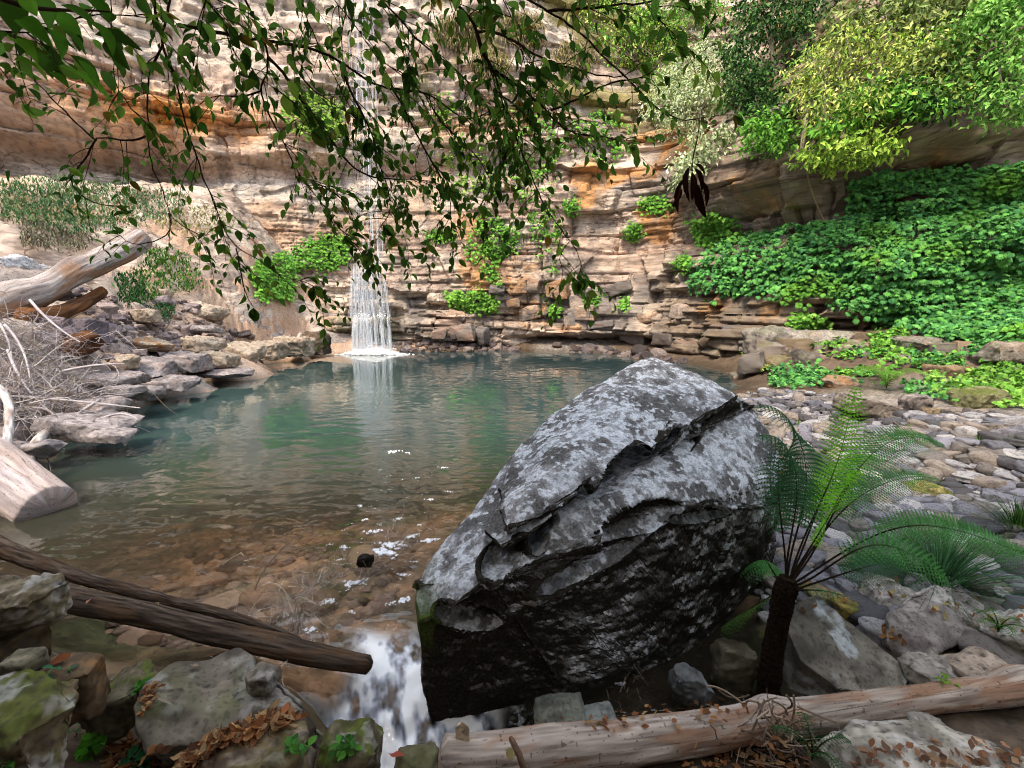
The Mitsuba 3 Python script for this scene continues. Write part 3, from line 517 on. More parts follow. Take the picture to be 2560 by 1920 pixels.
# ------------------------------------------------------------------ logs
sl = key('split_log'); labels[sl] = {'label': 'long dark split log lying across the shallow water at the near left of the pool', 'category': 'log'}
log_obj('plank', [at(-60, 518, 3.7), at(0, 547, 3.48), at(77, 576, 3.27), at(154, 597, 3.06), at(231, 616, 2.88), at(300, 640, 2.68)], [.08, .07, .05, .04, .032, .015], None, None, [.03, .022, .018], [.11, .085, .07], sides=60, step=.02, seed=12, bark=.12, parent=sl, stain=[.06, .035, .02])
log_obj('trunk', [at(-60, 572, 3.5), at(0, 588, 3.25), at(77, 601, 3.06), at(154, 618, 2.9), at(231, 635, 2.74), at(309, 654, 2.58), at(372, 666, 2.5)], [.122, .11, .088, .08, .076, .074, .05],
        None, None, [.030, .023, .019], [.105, .08, .064], sides=90, step=.02, seed=11, bark=.06, stain=[.10, .055, .03], stainw=.5, parent=sl)
fl = key('fallen_log'); labels[fl] = {'label': 'pale barkless log lying along the bottom right edge in front of the boulder', 'category': 'log'}; used['fallen_log'] = 1
log_obj('trunk', [at(440, 757, 1.86), at(495, 757, 1.9), at(600, 746, 1.97), at(700, 733, 2.05), at(820, 715, 2.15), at(940, 700, 2.2), at(1010, 690, 2.24), at(1100, 672, 2.3)], [.097, .103, .097, .09, .083, .068, .08, .085],
        None, None, [.25, .20, .175], [.46, .40, .36], sides=90, step=.02, seed=21, bark=.028, stain=[.26, .12, .055], stainw=.55, parent=fl, knots=((.47, 1.9, .10), (.86, 1.6, .12)))
q = at(462, 738, 1.87); w = hullm(np.array([q + d for d in [(-.035, 0, -.09), (.035, .0, -.09), (.045, .03, -.08), (-.03, .035, -.08), (-.03, 0, .05), (.0, .0, .085), (.03, .0, .06), (.03, .02, .05), (-.015, .025, .06)]]))
v, f = refine(w, .008, 2); v = roughen(v, f, [(.006, 25)], 4); obj('broken_end', (v, f), 'rock_material', fl, smooth=True, color=lerp([.42, .34, .24], [.66, .57, .44], fbm(v * [60, 60, 6], 3, 5)))
MBs = MB(); r = np.random.default_rng(8)
for k in range(26):     # shed bark strips and twigs caught at the middle of the log
    b = at(r.uniform(745, 800), r.uniform(696, 735), 2.0) + r.normal(0, .015, 3); d = unit(r.normal(size=3) * [1, .5, .9] + [0, -.2, -.3]) * r.uniform(.08, .24)
    MBs.add(*tube(spline([b, b + d * .5 + r.normal(0, .02, 3), b + d], .02), np.linspace(.009, .003, max(2, int(np.linalg.norm(d) / .02) + 1))[0] * np.ones(1) if False else .005, 5), pick(r, [(.14, .10, .075), (.22, .17, .13)], 1)[0])
MBs.obj('bark_shreds', 'plain_material', fl, kind='stuff')
log_obj('stick', [at(510, 737, 1.84), at(517, 750, 1.80), at(524, 775, 1.78)], [.012, .014, .012], 'short dark stick leaning on the left end of the pale log', 'stick', [.09, .06, .045], [.17, .12, .09], sides=14, step=.01, seed=5)
log_obj('stick', [at(673, 701, 2.62), at(650, 712, 2.45), at(625, 722, 2.25)], [.012, .016, .016], 'pale stick jammed between the pale log and the shadow under the boulder', 'stick', [.20, .15, .12], [.36, .29, .24], sides=14, step=.01, seed=6)
log_obj('driftwood_log', [at(-75, 345, 8.6), at(-10, 311, 9.6), at(50, 286, 10.8), at(100, 262, 12.0), at(143, 238, 13.2)], [.34, .31, .28, .29, .28],
        'thick grey fallen log sloping up the left bank above the brush pile', 'log', [.24, .20, .19], [.46, .42, .41], sides=70, step=.07, seed=31, bark=.07, stain=[.25, .12, .05], stainw=.7, knots=((.62, 2.3, .28), (.36, 2.7, .3), (.30, .5, .5)))
log_obj('driftwood_log', [at(20, 318, 9.6), at(80, 305, 11.3), at(104, 290, 12.2)], [.20, .17, .12], 'dark rotten log half buried under the thick grey log on the left bank', 'log', [.05, .03, .02], [.16, .08, .045], sides=40, step=.07, seed=33)
log_obj('sawn_log', [at(-90, 428, 5.6), at(-20, 464, 5.2), at(40, 503, 4.95), at(52, 511, 4.9)], [.36, .33, .30, .27], 'broad pale bleached trunk sliding into the water at the left edge', 'log', [.32, .28, .30], [.56, .52, .55], sides=60, step=.04, seed=41, bark=.05, stain=[.36, .27, .22], stainw=.5)
log_obj('white_branch', [at(-6, 385, 6.3), at(9, 408, 6.0), at(7, 440, 5.6), at(3, 470, 5.2)], [.045, .05, .045, .05], 'white weathered branch standing beside the bleached trunk at the left edge', 'branch', [.42, .41, .42], [.62, .61, .64], sides=20, step=.03, seed=42)
log_obj('white_branch', [at(58, 428, 6.9), at(42, 437, 6.6), at(32, 450, 6.3), at(29, 461, 6.1)], [.05, .07, .07, .05], 'short forked white branch leaning on the rounded rock at the left edge', 'branch', [.42, .40, .39], [.62, .60, .60], sides=20, step=.03, seed=43)
log_obj('hollow_log', [at(62, 352, 9.4), at(78, 346, 9.7), at(93, 338, 10.0)], [.17, .24, .22], 'short rust brown rotten log end beside the brush pile', 'log', [.035, .018, .012], [.12, .05, .03], sides=40, step=.04, seed=44)
log_obj('stick', [at(905, 452, 6.6), at(950, 475, 6.1), at(985, 488, 5.9), at(1030, 500, 5.7)], [.03, .028, .022, .016], 'long thin pale stick lying across the gravel stream on the right', 'stick', [.14, .12, .11], [.30, .26, .24], sides=14, step=.04, seed=45)

# ------------------------------------------------------------------ stones, one by one
G0, G1 = (.15, .14, .13), (.34, .31, .28)
B0, B1 = (.13, .095, .06), (.30, .23, .16)
rk = place_rock
# near left
rk('rock', 'pale flaky layered rock in the stack at the left edge', 'rock', 14, 612, 82, 64, 1.95, .9, 1, (0.094, 0.073, 0.045), (0.248, 0.214, 0.151), lichen=.5, sharp=.8, edge=.014, amp=1.4)
rk('rock', 'dark rock carrying the pale flaky rock at the left edge', 'rock', 5, 655, 76, 60, 1.9, .9, 12, (0.024, 0.017, 0.010), (0.071, 0.051, 0.030), sharp=.7, edge=.016)
rk('rock', 'small pale wedge of rock at the foot of the stack at the left edge', 'rock', 24, 664, 36, 26, 1.72, .9, 2, (0.118, 0.107, 0.076), (0.236, 0.214, 0.156), sharp=.9, edge=.012)
rk('rock', 'large brown mossy rock in the bottom left corner', 'rock', 18, 735, 124, 116, 1.55, .8, 3, (0.065, 0.048, 0.025), (0.189, 0.151, 0.096), lichen=.45, moss=.7, sharp=.8, edge=.014, amp=1.3)
rk('rock', 'square brown block like a tree stump beside the bottom left rock', 'rock', 70, 690, 62, 72, 1.78, .9, 4, (0.071, 0.051, 0.030), (0.159, 0.112, 0.071), sharp=1.0, edge=.012, amp=.6, yaw=.35, rust=.4)
rk('rock', 'sloping mossy slab between the square block and the big grey rock', 'rock', 128, 700, 66, 56, 1.95, 1.1, 5, (0.083, 0.073, 0.050), (0.177, 0.151, 0.106), moss=.9, sharp=.8, edge=.014, roll=-.4)
HUL = [(131,707,1.78),(150,680,1.95),(175,664,2.1),(238,648,2.22),(243,662,2.18),(290,688,2.04),(309,706,1.96),(301,722,1.9),(200,745,1.72),(147,752,1.68),(134,730,1.72)]
def hull_rock(name, label, cat, pts, seed, c0, c1, down=.5, back=.25, edge=.02, **k):
    P = np.array([at(*q) for q in pts]); lowp = P * [1, 1, 0] + [0, back, 0]; lowp[:, 2] = P[:, 2].min() - down
    v, f = refine(hullm(np.vstack([P, lowp])), edge, 3); am = k.pop('amp', 1.0)
    v = roughen(v, f, [(.03 * am, 3), (.014 * am, 9), (.005 * am, 30)], seed); n = vnorm(v, f)
    return obj(name, (v, f), 'rock_material', smooth=True, color=rock_color(v, n, c0, c1, seed, **k), label=label, category=cat)
hull_rock('rock', 'big grey slab of rock with leaf litter along its lower edge at bottom left', 'rock', HUL, 6, (0.071, 0.062, 0.053), (0.183, 0.160, 0.129), lichen=.25, moss=.35, edge=.016)
rk('rock', 'knobbly grey lump on the upper right of the big grey slab', 'rock', 262, 678, 34, 26, 2.02, .9, 7, (0.083, 0.073, 0.063), (0.201, 0.179, 0.146), sharp=.7, edge=.01, lichen=.3)
rk('rock', 'brown weathered rock at the bottom edge below the leaf litter', 'rock', 252, 764, 136, 62, 1.58, .6, 8, (0.077, 0.053, 0.033), (0.189, 0.140, 0.091), sharp=.6, edge=.013, lichen=.15, moss=.3)
rk('rock', 'mossy rock at the bottom edge left of the white water', 'rock', 352, 752, 76, 62, 1.68, .8, 9, (0.065, 0.056, 0.035), (0.171, 0.146, 0.101), moss=.8, sharp=.6, edge=.013, lichen=.25)
rk('rock', 'grey rock at the bottom edge touching the white water', 'rock', 416, 768, 56, 40, 1.62, .8, 10, (0.077, 0.067, 0.050), (0.183, 0.158, 0.121), moss=.3, sharp=.6, edge=.012)
rk('rock', 'small black stone standing in the shallows before the boulder', 'rock', 365, 561, 18, 14, 3.55, .9, 13, (0.009, 0.007, 0.006), (0.024, 0.020, 0.015), edge=.012)
# under and right of the boulder
rk('rock', 'dark round stone wedged under the right side of the boulder', 'rock', 733, 668, 50, 70, 2.52, .9, 14, (.05, .045, .03), (.13, .12, .09), edge=.015, sharp=.3)
rk('rock', 'blue grey stone in the shadow under the boulder', 'rock', 690, 690, 44, 54, 2.4, .9, 15, (.07, .075, .08), (.16, .17, .18), edge=.015, sharp=.3)
rk('rock', 'smooth greenish stone lying behind the left half of the pale log', 'rock', 560, 716, 62, 40, 2.18, .9, 16, (.10, .11, .095), (.20, .21, .18), edge=.013, sharp=.2, amp=.6)
rk('rock', 'smaller smooth grey stone right of the greenish stone behind the pale log', 'rock', 598, 719, 42, 22, 2.16, .9, 17, (.11, .125, .12), (.21, .23, .22), edge=.012, sharp=.2, amp=.6)
SLB = [(789,600,2.72),(818,594,2.78),(845,620,2.68),(880,650,2.56),(911,672,2.46),(908,692,2.36),(884,696,2.33),(840,690,2.3),(800,660,2.4),(787,630,2.55)]
hull_rock('rock', 'large tilted slab with sky blue lichen beside the tree fern', 'rock', SLB, 18, (.10, .095, .085), (.25, .235, .21), down=.3, back=.12, edge=.015, lichen=.75, lc=(.46, .52, .58), amp=.7)
BIG = [(890,640,2.7),(892,612,2.82),(908,596,2.95),(935,583,3.05),(965,588,3.05),(988,606,2.95),(995,622,2.85),(985,634,2.75),(940,654,2.62),(912,662,2.58)]
hull_rock('rock', 'big rounded purple grey rock with white lichen spots below the grass tussock', 'rock', BIG, 19, (.17, .15, .15), (.36, .32, .315), down=.25, back=.15, edge=.018, lichen=.5, lc=(.6, .58, .56), amp=1.1)
rk('rock', 'pale wedge shaped rock behind the big rounded grey rock', 'rock', 888, 600, 52, 42, 3.1, .8, 20, (.20, .18, .17), (.42, .39, .37), sharp=.8, edge=.016, roll=.3)
rk('rock', 'pale rock cut by the right edge beside the big rounded grey rock', 'rock', 1020, 638, 62, 54, 2.68, .9, 21, (.15, .14, .13), (.42, .39, .36), lichen=.5, edge=.016)
rk('rock', 'flat grey rock behind the right half of the pale log', 'rock', 930, 676, 54, 34, 2.42, .9, 22, (.16, .15, .14), (.33, .30, .28), edge=.014, sharp=.5)
rk('rock', 'flat pinkish rock behind the pale log near the right edge', 'rock', 985, 676, 74, 30, 2.42, .9, 23, (.20, .16, .135), (.40, .33, .28), edge=.014, sharp=.5)
rk('rock', 'mossy yellow stone behind the tree fern, the lower of two', 'rock', 850, 609, 36, 20, 3.05, .9, 24, (.16, .12, .04), (.30, .22, .07), moss=.8, edge=.013)
rk('rock', 'brown flat stone behind the tree fern, the upper of two', 'rock', 822, 592, 42, 14, 3.25, .9, 25, (.12, .10, .06), (.24, .2, .12), moss=.4, edge=.013)
rk('rock', 'green mossy stone right of the mossy yellow stone', 'rock', 872, 616, 18, 14, 3.0, .9, 26, (.1, .12, .03), (.2, .2, .06), moss=.9, edge=.012)
rk('rock', 'broad pale rock with dead leaves in the bottom right corner', 'rock', 940, 775, 236, 66, 1.72, .55, 27, (.20, .185, .16), (.42, .39, .345), sharp=.3, edge=.014, lichen=.4, amp=.8)
rk('rock', 'grey stone tucked under the pale log at lower right', 'rock', 930, 731, 42, 24, 1.9, .9, 28, (.14, .13, .12), (.27, .26, .24), edge=.012, sharp=.3)
# gravel bar
rk('rock', 'rounded brown boulder at the back of the gravel bar', 'rock', 837, 384, 42, 19, 11.6, .9, 29, (.14, .10, .075), (.32, .24, .18), edge=.04, rust=.5)
rk('rock', 'long tilted slab lying on the gravel bar', 'rock', 866, 407, 54, 20, 8.6, .8, 30, (.13, .11, .095), (.33, .29, .26), edge=.03, sharp=.9, roll=.25)
rk('rock', 'grey block of stone right of the tilted slab', 'rock', 915, 405, 26, 24, 8.5, .9, 31, (.13, .115, .105), (.28, .25, .24), edge=.03, sharp=.8)
rk('rock', 'small brown block below the grey block on the gravel bar', 'rock', 931, 413, 15, 12, 8.2, .9, 32, (.14, .11, .07), (.28, .22, .15), edge=.03, sharp=.8)
rk('rock', 'low mossy boulder on the right of the gravel bar', 'rock', 978, 399, 44, 26, 8.9, .9, 33, (.11, .11, .06), (.25, .24, .14), edge=.03, moss=.8)
rk('rock', 'long green mossy stone lying in the little stream', 'rock', 917, 493, 62, 20, 5.45, .6, 34, (.17, .15, .06), (.33, .29, .12), moss=.75, edge=.02, sharp=.5, amp=.6)
rk('rock', 'white rounded stone behind the upright fern fronds', 'rock', 864, 478, 30, 19, 5.9, .9, 35, (.33, .32, .30), (.55, .53, .51), edge=.02, lichen=.3)
rk('rock', 'flat blue grey stone on the right of the gravel bar', 'rock', 990, 445, 20, 11, 6.8, .9, 36, (.17, .18, .2), (.29, .30, .33), edge=.02, sharp=.7)
rk('rock', 'tan rock at the right edge of the gravel bar', 'rock', 1014, 438, 34, 24, 6.9, .9, 37, (.19, .16, .13), (.40, .35, .31), edge=.025)
rk('rock', 'brown rock half in the little stream by the stick', 'rock', 942, 467, 20, 14, 6.1, .9, 38, (.10, .085, .065), (.22, .19, .15), edge=.02)
rk('rock', 'small orange stone among the fern tips over the stream', 'rock', 893, 442, 10, 7, 7.0, .9, 39, (.30, .15, .05), (.45, .25, .10), edge=.02)
# bench behind the gravel bar
for q in [('grey block at the left end of the bench above the gravel bar', 772, 343, 46, 34, 15.6, 40, G0, G1), ('square brown block standing in the bench among creepers', 887, 366, 20, 20, 12.9, 41, B0, B1), ('brown block beside the square block in the bench', 872, 370, 20, 22, 12.8, 42, B0, B1),
          ('pale grey capping slab on top of the bench', 815, 336, 56, 12, 15.2, 43, (.22, .2, .18), (.38, .35, .32)), ('dark block in the middle of the bench', 806, 362, 30, 26, 13.6, 44, (.09, .08, .07), (.2, .18, .16)), ('grey slab on the right part of the bench', 918, 344, 48, 14, 13.2, 45, G0, G1),
          ('rock at the right end of the bench by the picture edge', 1004, 352, 44, 22, 11.2, 46, (.16, .14, .12), (.36, .33, .3)), ('low brown boulder at the foot of the bench on the right', 950, 372, 38, 16, 11.4, 47, B0, B1), ('small rock at the corner where the bench meets the pool', 738, 377, 16, 11, 15, 48, G0, G1)]:
    rk('rock', q[0], 'rock', q[1], q[2], q[3], q[4], q[5], .9, q[6], q[7], q[8], edge=.045, sharp=.9, rust=.2, moss=.3)
# left shore
LP0, LP1 = (.17, .155, .165), (.36, .33, .34)
rk('rock', 'smooth grey rock with a hollow like a lip, lying in the water on the left', 'rock', 88, 424, 86, 20, 7.1, .75, 50, LP0, LP1, sharp=.3, edge=.025, roll=.12, amp=.6)
rk('rock', 'lower lip of smooth grey rock at the waterline on the left', 'rock', 104, 434, 58, 15, 6.85, .5, 51, LP0, LP1, sharp=.3, edge=.02, roll=.12, amp=.5)
rk('rock', 'rounded grey rock at the water near the bleached trunk', 'rock', 44, 449, 36, 20, 6.3, .8, 52, LP0, LP1, sharp=.3, edge=.02, amp=.6)
rk('rock', 'grey rock behind the short white branch at the left edge', 'rock', 14, 452, 34, 26, 6.2, .8, 53, (.13, .12, .13), (.27, .25, .27), sharp=.3, edge=.02, amp=.6)
for k, q in enumerate([('purple grey flat rock jutting into the pool on the left shore', 143, 393, 34, 15, 9.7), ('purple grey rock just behind the flat jutting rock', 172, 383, 44, 14, 11.2), ('low purple ledge above the jutting rocks on the left shore', 112, 379, 54, 14, 9.9), ('pinkish low rock between the ledge and the jutting rock', 126, 390, 30, 11, 9.2),
          ('long thin slab at the waterline below the stepped ledge', 222, 373, 52, 9, 13.8), ('grey brown rock at the shore below the brush pile', 100, 405, 44, 14, 8.0), ('flat oval boulder resting on the upper left shore', 205, 344, 32, 15, 14.6), ('bluish flat stone on top of the oval boulder', 207, 329, 26, 8, 15.8), ('small upright stone on the left bank', 166, 345, 12, 10, 13.4),
          ('tilted slab with a rust brown underside on the left bank', 150, 345, 36, 12, 12.6), ('tilted pale slab in the middle of the left bank', 206, 311, 34, 15, 17.3), ('cream block below the grass patch on the left bank', 146, 316, 22, 14, 14.2), ('white stone beside the grass patch on the left bank', 165, 293, 12, 9, 16.2), ('big pale blue boulder at the left edge above the thick log', 14, 272, 48, 32, 12.6), ('pale stone above the big blue boulder at the left edge', 10, 245, 34, 18, 15),
          ('grey block in the stepped ledge, nearest the viewer', 118, 362, 30, 16, 10.8), ('low grey hump above the jutting rocks', 150, 366, 46, 20, 11.6), ('cracked grey slab in the stepped ledge, second from the viewer', 182, 362, 48, 18, 12.9), ('stepped grey block under the oval boulder', 214, 360, 40, 18, 14.2), ('grey block where the stepped ledge turns to the fall', 244, 352, 34, 20, 16.2), ('cream block of the ledge left of the fall', 268, 350, 34, 20, 17.8), ('brown block of the ledge left of the fall', 294, 346, 32, 22, 19.6), ('dark wet block next to the fall on its left', 318, 343, 30, 24, 21.4)]):
    cc = [(.17, .155, .165), (.36, .33, .34)] if k < 6 or k in (7, 8, 16, 17) else [(.30, .25, .20), (.50, .42, .34)]
    if k in (13, 14): cc = [(.38, .40, .44), (.58, .60, .64)]
    if k == 22: cc = [(.05, .045, .035), (.13, .11, .09)]
    rk('rock', q[0], 'rock', *q[1:6], 1.0, 60 + k, cc[0], cc[1], sharp=.8, edge=.045, rust=.15 if k != 9 else .8, amp=1.1, roll=.06 + (.2 if k in (9, 10) else 0))
# more blocks: the bench behind the gravel bar, two rough courses
bn = key('rock_bench'); labels[bn] = {'label': 'low bench of jointed grey and brown blocks between the gravel bar and the cliff', 'category': 'rock ledge'}; r = np.random.default_rng(88)
for yb, yt, D0, D1, x0 in ((374, 356, 14.6, 11.0, 742), (358, 341, 15.3, 11.8, 750)):
    x = x0
    while x < 1040:
        w = r.uniform(16, 42); t = (x - 742) / 300; D = D0 + (D1 - D0) * t + r.normal(0, .15); dy = 12 * max(0, t - .45) ; cc = at(x + w / 2, (yb + yt) / 2 + dy + r.normal(0, 2), D); v, f = block_mesh(cc, unit([1, -.22, 0]), unit([-.22, -1, 0]), w * ppx(D) * 1.05, (yb - yt) * ppx(D) * r.uniform(.8, 1.15), 1.3, r, .07)
        g = fbm(v * 2.5, 4, int(x)); col = np.array([(.24, .21, .19), (.30, .26, .235), (.20, .155, .11), (.15, .135, .125), (.27, .2, .14)][r.integers(0, 5)]); n = vnorm(v, f); c = lerp(col, [.12, .14, .04], .75 * sstep(.45, .6, fbm(v * 1.8, 3, 4)) * sstep(.2, .7, n[:, 2]))
        scene[key('block', bn)] = mikit.ply((v, f), 'cliff_material', smooth=True, color=np.clip(c * (.6 + .8 * g)[:, None], .02, .7)); x += w * .95

# ------------------------------------------------------------------ rays against everything solid so far
def solid_meshes():
    out = []
    for k, d in scene.items():
        if d.get('type') == 'ply' and k not in ('pool_water', 'plateau', 'ground', 'cliff'):
            v, f = meshkit.WRITTEN[d['filename']][:2]; out.append(trimesh.Trimesh(v, f, process=False))
    return out
ALL2 = trimesh.util.concatenate([GMESH] + solid_meshes())
RAYS2 = trimesh.ray.ray_pyembree.RayMeshIntersector(ALL2) if hasattr(trimesh.ray, 'ray_pyembree') else ALL2.ray
def cast(mesh, eng, o, d):
    tri = eng.intersects_first(o, d); ok = tri >= 0
    n = mesh.face_normals[tri]; n = np.where((n * d).sum(-1)[:, None] > 0, -n, n)
    t = ((mesh.triangles[tri][:, 0] - o) * n).sum(-1) / ((d * n).sum(-1) - 1e-9)
    return o + d * t[:, None], n, ok
def hit2(x, y):
    d = unit(ray(x, y)); return cast(ALL2, RAYS2, np.tile(EYE, (len(d), 1)), d)
def drop(x, y, z0=3.0):
    o = np.stack([x, y, np.full(len(x), z0)], -1); return cast(ALL2, RAYS2, o, np.tile([0, 0, -1.0], (len(o), 1)))
def inpoly(poly, n, r):
    """n random pixels inside the polygon."""
    from shapely import Polygon, contains_xy
    pg = Polygon(poly); x0, y0, x1, y1 = pg.bounds; out = np.zeros((0, 2))
    while len(out) < n:
        q = np.stack([r.uniform(x0, x1, 4 * n), r.uniform(y0, y1, 4 * n)], -1); out = np.vstack([out, q[contains_xy(pg, q[:, 0], q[:, 1])]])
    return out[:n]

# ------------------------------------------------------------------ waterfall
wf_ = thing('waterfall', 'thin white waterfall dropping down the cliff in two steps into the pool', 'waterfall')
def strands(mb, n, x0, x1, z0, z1, Y, r, wmin=.008, wmax=.022, lmin=.5, lmax=2.2, spread=.0, dense=1.0):
    for k in range(n):
        u = r.beta(1.3, 1.3); x = x0 + (x1 - x0) * u + .10 * math.sin(u * 37); l = r.uniform(lmin, lmax); top = r.uniform(z1 + .2, z0 + l * .3); bot = max(z1 - abs(r.normal()) * .12, top - l); top = min(top, z0 + abs(r.normal()) * .15)
        if top - bot < .1: continue
        m = 4; t = np.linspace(0, 1, m); zz_ = top + (bot - top) * t; w = r.uniform(wmin, wmax) * np.array([.3, 1, 1, .3]); fall = np.clip((z0 - zz_) / (z0 - z1 + 1e-6), 0, 1.2)
        xx = x + (u - .5) * spread * fall + r.normal(0, .012) * t; yy = Y + r.normal(0, .10) - .12 * fall ** .5 + 0 * t
        v = np.concatenate([np.stack([xx - w, yy, zz_], -1), np.stack([xx, yy - w * .7, zz_], -1), np.stack([xx + w, yy, zz_], -1)])
        i = np.arange(m - 1); f = np.vstack([np.stack([a + i, b + i, b + i + 1], -1) for a, b in ((0, m), (m, 2 * m))] + [np.stack([a + i, b + i + 1, a + i + 1], -1) for a, b in ((0, m), (m, 2 * m))])
        mb.add(v, f, np.array([.70, .75, .82]) * r.uniform(.6, 1.1))
r = np.random.default_rng(50)
a_ = at(357, 0, 24.6); veil = MB(); strands(veil, 330, -7.82, -6.4, 20.6, 4.2, 24.55, r, lmin=.8, lmax=3.5, wmin=.0025, wmax=.007); veil.obj('veil', 'white_water', wf_, kind='stuff')
casc = MB(); strands(casc, 560, -8.1, -6.35, 4.3, 1.80, 24.3, r, spread=.5, wmin=.002, wmax=.007); strands(casc, 300, -8.1, -7.1, 4.3, 1.8, 24.2, r, spread=.3, wmin=.002, wmax=.009); casc.obj('upper_step', 'white_water', wf_, kind='stuff')
casc = MB(); strands(casc, 560, -7.95, -6.05, 1.85, 0.0, 23.65, r, spread=.3, wmin=.002, wmax=.008, lmax=1.6); strands(casc, 330, -7.9, -7.0, 1.85, 0, 23.5, r, spread=.25, wmin=.002, wmax=.010, lmax=1.6); casc.obj('lower_step', 'white_water', wf_, kind='stuff')
sp = MB(); tet = np.array([(1, 0, -.5), (-.5, .87, -.5), (-.5, -.87, -.5), (0, 0, .8)]); tf_ = np.array([(0, 2, 1), (0, 1, 3), (1, 2, 3), (2, 0, 3)])
for k in range(2600):
    e = r.normal(size=2) * [.62, .22]; x, y = -6.95 + e[0], 23.25 + e[1]; zz_ = .02 + abs(r.normal()) * .13 * math.exp(-(e[0] / 1.1) ** 2); sp.add(tet * r.uniform(.015, .05) * [1.6, 1.6, .8] + [x, y, zz_], tf_, [.86, .88, .9])
for k in range(110):
    sp.add(tet * r.uniform(.01, .03) * [1.6, 1.6, .8] + [r.uniform(-7.9, -6.0), 23.55 + r.normal() * .1, 1.86 + r.normal() * .12], tf_, [.86, .88, .9])
for k in range(2200): e = r.normal(size=3) * [.75, .25, .35]; sp.add(tet * r.uniform(.006, .016) + [-6.95 + e[0], 23.3 + e[1], abs(e[2])], tf_, [.8, .84, .88])
sp.obj('splash', 'white_water', wf_, kind='stuff')

# ------------------------------------------------------------------ overhanging tree: trunk and crown behind the viewer, branches in view
otree = thing('overhanging_tree', 'dark leafy branches hanging into the top of the picture from above', 'tree')
BK0, BK1 = np.array([.030, .020, .015]), np.array([.095, .062, .045])
def wood(mb, p, rad, sides=8, seed=0):
    v, f = tube(p, rad, sides); g = fbm(v * 25, 3, seed); mb.add(v, f, lerp(BK0, BK1, g))
tr = MB(); wood(tr, spline([(-1.9, -2.6, .9), (-1.8, -2.4, 2.6), (-1.5, -2.0, 4.4), (-1.2, -1.6, 6.4), (-.6, -1.0, 8)], .1), np.linspace(.24, .10, 200)[:len(spline([(-1.9, -2.6, .9), (-1.8, -2.4, 2.6), (-1.5, -2.0, 4.4), (-1.2, -1.6, 6.4), (-.6, -1.0, 8)], .1))], 16)
LIMB = spline([(-1.5, -2.0, 4.4), (-1.0, -1.0, 5.0), (-.4, -.1, 5.05), (.4, .5, 4.9), (1.4, .7, 4.8)], .08); wood(tr, LIMB, np.linspace(.11, .03, len(LIMB)), 12)
LIMB2 = spline([(-1.5, -2.0, 4.4), (-1.7, -1.0, 4.8), (-1.9, -.1, 4.7), (-2.3, .5, 4.5)], .08); wood(tr, LIMB2, np.linspace(.09, .03, len(LIMB2)), 12)
tr.obj('trunk', 'plain_material', otree)
LIMBS = np.vstack([LIMB[4:], LIMB2[6:]])
r = np.random.default_rng(60); cr = MB(); n = 9500
q = unit(r.normal(size=(n, 3))) * r.uniform(.25, 1, (n, 1)) ** .4 * [8.5, 4.6, 2.2] + [-.3, -3.3, 7.0]
q = q[(q[:, 2] > CAM_H + .95 + .75 * np.maximum(q[:, 1] + .6, 0)) & (q[:, 1] < 1.2)]
add_leaves(cr, 'far', q, r.normal(size=q.shape) * [1, 1, .4] + [0, 0, -.3], r.normal(size=q.shape) * .5 + [0, 0, 1], r.uniform(.3, .5, len(q)), r.uniform(.2, .3, len(q)), pick(r, [(.03, .07, .012), (.05, .10, .02), (.025, .05, .012)], len(q)))
cr.obj('crown', 'leaf_material', otree, kind='stuff')  # unseen crown, spread and thickened to shade the near ground
